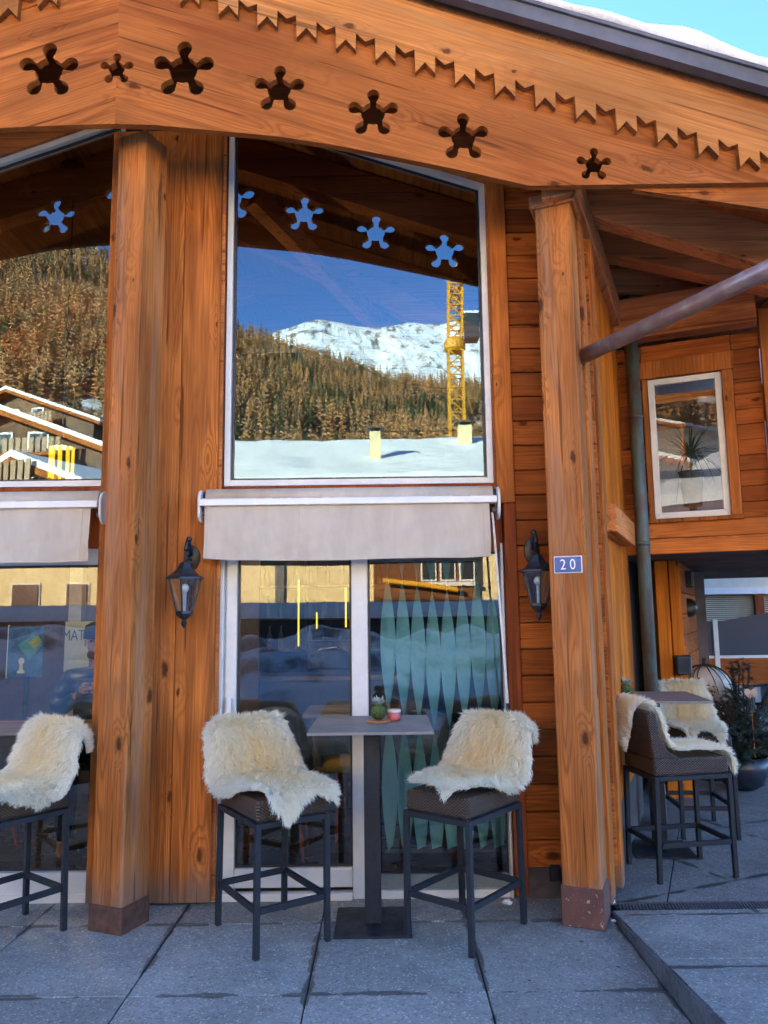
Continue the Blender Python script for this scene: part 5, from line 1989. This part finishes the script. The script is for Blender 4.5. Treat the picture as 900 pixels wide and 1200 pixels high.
# ------------------------------------------------------------------ chalets further off
def far_chalet(label, x, y, wx, dy_, h, rz, snow=.26, fl=3):
    e = empty('mountain_chalet', (x, y, 0), rad(rz))
    tag(e, label, 'building', 'chalets below the forest')
    hx = wx / 2
    MB().box((-hx, -dy_ / 2, 0), (hx, dy_ / 2, h)).build('wall', plain('weathered boards', (.13, .075, .045), .8, var=.35, scale=3), e)
    rise = hx * .38
    MB().prism([(-hx, h + .002), (hx, h + .002), (0, h + rise)], -dy_ / 2, dy_ / 2).build('gable', plain('gable boards', (.16, .085, .045), .8, var=.3, scale=3), e)
    o_ = 1.1
    f = lambda q: h + rise - abs(q) * .38
    for sg in (-1, 1):
        r_ = MB().prism([(0, h + rise + .02), (sg * (hx + o_), f(hx + o_) + .02), (sg * (hx + o_), f(hx + o_) + .28), (0, h + rise + .28)], -dy_ / 2 - .9, dy_ / 2 + .9).build('roof', M['corner'], e)
        MB().prism([(0, h + rise + .283), (sg * (hx + o_), f(hx + o_) + .283), (sg * (hx + o_ - .05), f(hx + o_) + .28 + snow), (0, h + rise + .28 + snow)], -dy_ / 2 - .85, dy_ / 2 + .85).build('roof_snow', M['snow'], r_)
    gb = MB().box((-hx * .62, dy_ / 2 + .002, h + .05), (hx * .62, dy_ / 2 + 1.1, h + .2)).build('balcony', M['corner'], e)
    mb = MB()
    q = -hx * .62
    while q < hx * .62 - .25:
        mb.box((q, dy_ / 2 + 1.03, h + .2), (q + .24, dy_ / 2 + 1.07, h + .95))
        q += .34
    mb.build('railing', plain('pale balcony boards', (.34, .22, .12), .7, var=.3, scale=4), gb)
    for q in (-.38, -.05, .25):
        wn = MB().box((hx * q, dy_ / 2 + .003, h + .25), (hx * q + 1.1, dy_ / 2 + .06, h + min(1.6, rise * .62))).build('window', M['white'], e)
        MB().box((hx * q + .1, dy_ / 2 + .062, h + .3), (hx * q + 1.0, dy_ / 2 + .08, h + min(1.5, rise * .58))).build('pane', plain('dark window glass', (.04, .05, .06), .08), wn)
    for k in range(fl):
        z = 1.0 + k * (h - .6) / fl
        b_ = MB()
        b_.box((-hx + .2, dy_ / 2 + .002, z), (hx - .2, dy_ / 2 + 1.1, z + .15))
        bal = b_.build('balcony', M['corner'], e)
        mb = MB()
        mb.box((-hx + .2, dy_ / 2 + 1.0, z + .85), (hx - .2, dy_ / 2 + 1.1, z + .95))
        q = -hx + .25
        while q < hx - .3:
            mb.box((q, dy_ / 2 + 1.03, z + .15), (q + .22, dy_ / 2 + 1.07, z + .85))
            q += .34
        mb.build('railing', plain('pale balcony boards', (.30, .19, .10), .7, var=.3, scale=4), bal)
        nw = int(wx // 2.2)
        for q in range(nw):
            xw = -hx + .7 + q * (wx - 1.4) / max(1, nw)
            wn = MB().box((xw, dy_ / 2 + .003, z + .45), (xw + 1.2, dy_ / 2 + .06, z + 2.0)).build('window', M['white'], e)
            MB().box((xw + .1, dy_ / 2 + .062, z + .55), (xw + 1.1, dy_ / 2 + .08, z + 1.9)).build('pane', plain('dark window glass', (.04, .05, .06), .08), wn)
far_chalet('large timber chalet with three balconies, mirrored at the left photo edge', -19.3, -38, 12.6, 9, 9.6, 4)
far_chalet('higher chalet with a snowy roof behind the balcony chalet, mirrored in the left window', -29, -62, 15, 12, 17.0, 12)
far_chalet('small chalet with an orange gable, mirrored low in the left window', -11.6, -24.5, 4.6, 5, 6.1, 24, fl=1)
far_chalet('brown chalet with a long snowy roof, mirrored beside the left pillar', -9.4, -33, 4.5, 8, 7.6, -10, fl=2)

# ------------------------------------------------------------------ crane
CR = empty('tower_crane', (6.0, -56, 0))
tag(CR, 'yellow lattice tower crane with a glazed cab beyond the yellow house', 'crane')
M['crane'] = plain('crane yellow', (.62, .28, .015), .45)
def lattice(mb, p, q, w_, n):
    p, q = Vector(p), Vector(q)
    d = (q - p)
    up = Vector((0, 0, 1)) if abs(d.normalized().z) < .9 else Vector((0, 1, 0))
    s = d.cross(up).normalized() * w_ / 2
    t = s.cross(d).normalized() * w_ / 2
    cs_ = [s + t, s - t, -s - t, -s + t]
    for c_ in cs_: mb.bar(p + c_, q + c_, .16)
    for k in range(n):
        a, b = p + d * k / n, p + d * (k + 1) / n
        for i in range(4):
            u_, v_ = cs_[i], cs_[(i + 1) % 4]
            mb.bar(a + u_, b + v_, .09)
            mb.bar(b + u_, b + v_, .09)
mb = MB()
lattice(mb, (0, 0, 0), (0, 0, 23), 1.15, 22)
mb.build('tower', M['crane'], CR)
mb = MB()
mb.lathe([(.7, 23), (.88, 23.2), (.88, 23.8), (.7, 24.1)], 16)
mb.build('slewing_ring', M['crane'], CR)
mb = MB()
lattice(mb, (0, 0, 24.1), (.15, 0, 29.6), 1.1, 6)
mb.build('mast', M['crane'], CR)
mb = MB()
lattice(mb, (.6, .9, 29.2), (4.6, 26, 30.2), 1.0, 18)
lattice(mb, (.2, -.9, 29), (.6, -4, 29), 1.0, 3)
mb.build('jib', M['crane'], CR)
MB().box((.75, -.6, 23.9), (1.95, .8, 26)).build('cab', plain('dark cab glass', (.03, .045, .05), .2), CR, bevel=.08)
MB().box((.70, -.65, 26.0), (2.0, .85, 26.2)).build('cab_roof', M['white'], CR)

# ------------------------------------------------------------------ hills, forest, snow mountain
def interp(tab, x):
    if x <= tab[0][0]: return tab[0][1]
    for (a, b), (c, d) in zip(tab[:-1], tab[1:]):
        if x <= c: return b + (d - b) * (x - a) / (c - a)
    return tab[-1][1]
RIDGE = [(-900, 250), (-330, 250), (-214, 226), (-147, 200), (-82, 160), (-48, 147), (1, 129), (59, 121), (140, 104), (300, 90), (900, 80)]
def hill_z(x, L):      # L = distance in front of the chalet
    t = (L - 62) / 340.
    base = interp(RIDGE, x * 400 / max(L, 200))
    if t <= 0: return -.3
    t2 = min(1, t)
    z = base * (t2 * .72 + .28 * t2 ** 2) + 6 * noise.noise((x * .012, L * .012, 3)) * min(1, t * 3)
    if t > 1: z = base - (t - 1) * 260
    return z
mb = MB()
nx, ny = 120, 60
vs = []
for j in range(ny + 1):
    L = 60 + 520 * j / ny
    for i in range(nx + 1):
        x = (-620 + 1100 * i / nx)
        vs.append((x, .09 - L, hill_z(x, L)))
mb.add(vs, [(j * (nx + 1) + i, j * (nx + 1) + i + 1, (j + 1) * (nx + 1) + i + 1, (j + 1) * (nx + 1) + i) for j in range(ny) for i in range(nx)])
N = NT('forest floor')
cc_ = N.coord()
N.bsdf(N.mix(N.ramp(N.noise(cc_, .045, 5, .7), .54, .62), (.16, .095, .045), (.7, .72, .74)), .9)
tag(mb.build('hillside', N.m, smooth=True), 'steep hillside below the forest across the valley', 'hill', kind='structure')

def forest():
    r = random.Random(12)
    V, F, Cc = [], [], []
    count = 0
    while count < 11500:
        L = 100 + 306 * r.random() ** .75
        x = r.uniform(-1.02, .6) * (40 + L * .62)
        if noise.noise((x * .035, L * .03, 7)) < -.33: continue
        z = hill_z(x, L) - .3
        h = r.choice((r.uniform(3.5, 7), r.uniform(5.5, 9.5), r.uniform(7, 12)))
        spruce = noise.noise((x * .022, L * .022, 1)) * 1.3 + r.uniform(-.5, .5) > .42
        if spruce:
            base = Vector((.050, .062, .028)) * r.uniform(.7, 1.4)
            rad_, m = h * .18, 30
        else:
            base = Vector((.40, .195, .07)).lerp(Vector((.22, .14, .075)), r.random()) * r.uniform(.7, 1.25)
            rad_, m = h * r.uniform(.17, .23), 30
        y = .09 - L
        lean = r.gauss(0, .02)
        i0 = len(V)
        V += [(x - .16, y, z), (x + .16, y, z), (x + lean * h, y, z + h)]
        F.append((i0, i0 + 1, i0 + 2))
        Cc += [base * .6] * 3
        for k in range(m):          # boughs: narrow blades from the trunk outwards
            t = (k + r.random()) / m
            hz = h * (.12 + .86 * t)
            R = rad_ * (1 - t) ** .85 * r.uniform(.55, 1.15) + .12
            a = k * 2.4 + r.uniform(-.5, .5)
            ca, sa = cos(a), sin(a)
            wv = (.30 + .20 * (1 - t)) * r.uniform(.7, 1.3)
            dz = R * (r.uniform(-.55, .1) if spruce else r.uniform(-.15, .5))
            bx = x + lean * hz
            i0 = len(V)
            V += [(bx - sa * wv * .4, y + ca * wv * .4, z + hz + .35), (bx + sa * wv * .4, y - ca * wv * .4, z + hz - .25),
                  (bx + R * ca + sa * wv * .35, y + R * sa - ca * wv * .35, z + hz + dz - .2), (bx + R * ca - sa * wv * .35, y + R * sa + ca * wv * .35, z + hz + dz + .15)]
            F.append((i0, i0 + 1, i0 + 2, i0 + 3))
            Cc += [base * r.uniform(.75, 1.3)] * 4
        count += 1
    me = bpy.data.meshes.new('forest')
    me.from_pydata(V, [], F)
    set_vcol(me, 'leaf', Cc)
    o = link_mesh('forest', me, vcol_mat('larch forest', 'leaf', .9))
    tag(o, 'autumn brown larch forest mixed with dark spruces covering the hillside', 'forest', kind='stuff')
forest()

mb = MB()
nx, ny = 200, 70
PK = [(-900, 500), (-400, 560), (-300, 585), (-235, 618), (-190, 633), (-140, 648), (-100, 640), (-60, 632), (-14, 626), (40, 634), (98, 634), (170, 640), (240, 636), (400, 610), (900, 520)]
vs = []
for j in range(ny + 1):
    t = j / ny
    L = 900 + 900 * t
    for i in range(nx + 1):
        x = -800 + 1600 * i / nx
        pk = interp(PK, x)
        prof_ = min(1, ((L - 900) / 700)) ** .85
        z = pk * prof_ - max(0, L - 1600) * .5
        fr = noise.fractal((x * .012, L * .012, 5), 1.0, 2.1, 6) * 26 * min(1, t * 3)
        rg = abs(noise.noise((x * .02 + L * .008, L * .006, 8))) * 26
        vs.append((x, .09 - L, z + (fr - rg * .6) * (.25 + .75 * min(1, abs(1600 - L) / 250))))
mb.add(vs, [(j * (nx + 1) + i, j * (nx + 1) + i + 1, (j + 1) * (nx + 1) + i + 1, (j + 1) * (nx + 1) + i) for j in range(ny) for i in range(nx)])
N = NT('snowy mountain')
cc_ = N.coord()
gm = N.n('ShaderNodeNewGeometry')
sx = N.n('ShaderNodeSeparateXYZ')
N.l(gm.outputs['Normal'], sx.inputs[0])
rk = N.math('ADD', N.noise(N.mapping(cc_, (1, .5, .5), rot=(0, .5, 0)), .045, 7, .75), N.math('MULTIPLY', sx.outputs[2], -.25))
N.bsdf(N.mix(N.ramp(rk, .19, .31), (.16, .15, .14), (.84, .86, .88)), .8, N.noise(cc_, .03, 7, .7), 1.0, 14.)
tag(mb.build('snow_mountain', N.m, smooth=True), 'snow covered mountain ridge rising behind the forested hill', 'mountain', kind='structure')

# ------------------------------------------------------------------ small litter on the stones
def scrap(label, loc, s, seed):
    r = random.Random(seed)
    o = MB().ball((0, 0, s * .5), s, 8, 6, (1.2, .9, .6), .7).build('paper_scrap', plain('white scrap', (.75, .76, .78), .8), None, loc)
    tag(o, label, 'litter')
scrap('crumpled white scrap on the stone beside the right door corner', (.665, -.095, 0), .022, 1)
scrap('white scrap in the corner behind the right pillar base', (1.245, -.135, .013), .016, 2)
scrap('tiny white scrap at the foot of the right pillar next to the kerb', (1.185, -.37, 0), .012, 3)

for k, (x, y) in enumerate(((.95, -.62), (.62, -1.02), (-.9, -.95), (-.1, -1.3), (1.05, -.9))):
    r = random.Random(40 + k)
    mb = MB()
    a = r.uniform(0, 6)
    L = r.uniform(.012, .02)
    c_, s_ = cos(a), sin(a)
    mb.add([(-L * c_, -L * s_, .002), (.3 * L * s_, -.3 * L * c_, .006), (L * c_, L * s_, .004), (-.3 * L * s_, .3 * L * c_, .003)], [(0, 1, 2, 3)])
    tag(mb.build('dry_leaf', plain('dry leaf', (.12, .06, .03), .8), None, (x, y, .002)), 'tiny dry brown leaf lying on the stone terrace', 'leaf', 'dry leaves on the terrace')

pwl = empty('power_line', (0, -24, 0))
tag(pwl, 'pair of thin power cables between poles behind the yellow house', 'cable')
for z0_, nm in ((8.95, 0), (8.5, 1)):
    MB().tube([(-9 + 21 * k / 16, 0, z0_ - .35 * sin(pi * k / 16)) for k in range(17)], .018, 5).build('wire', M['blackm'], pwl)
for x in (-9, 12):
    MB().tube([(x, 0, 0), (x, 0, 9.6)], [.14, .09], 8).build('pole', M['soffit'], pwl)
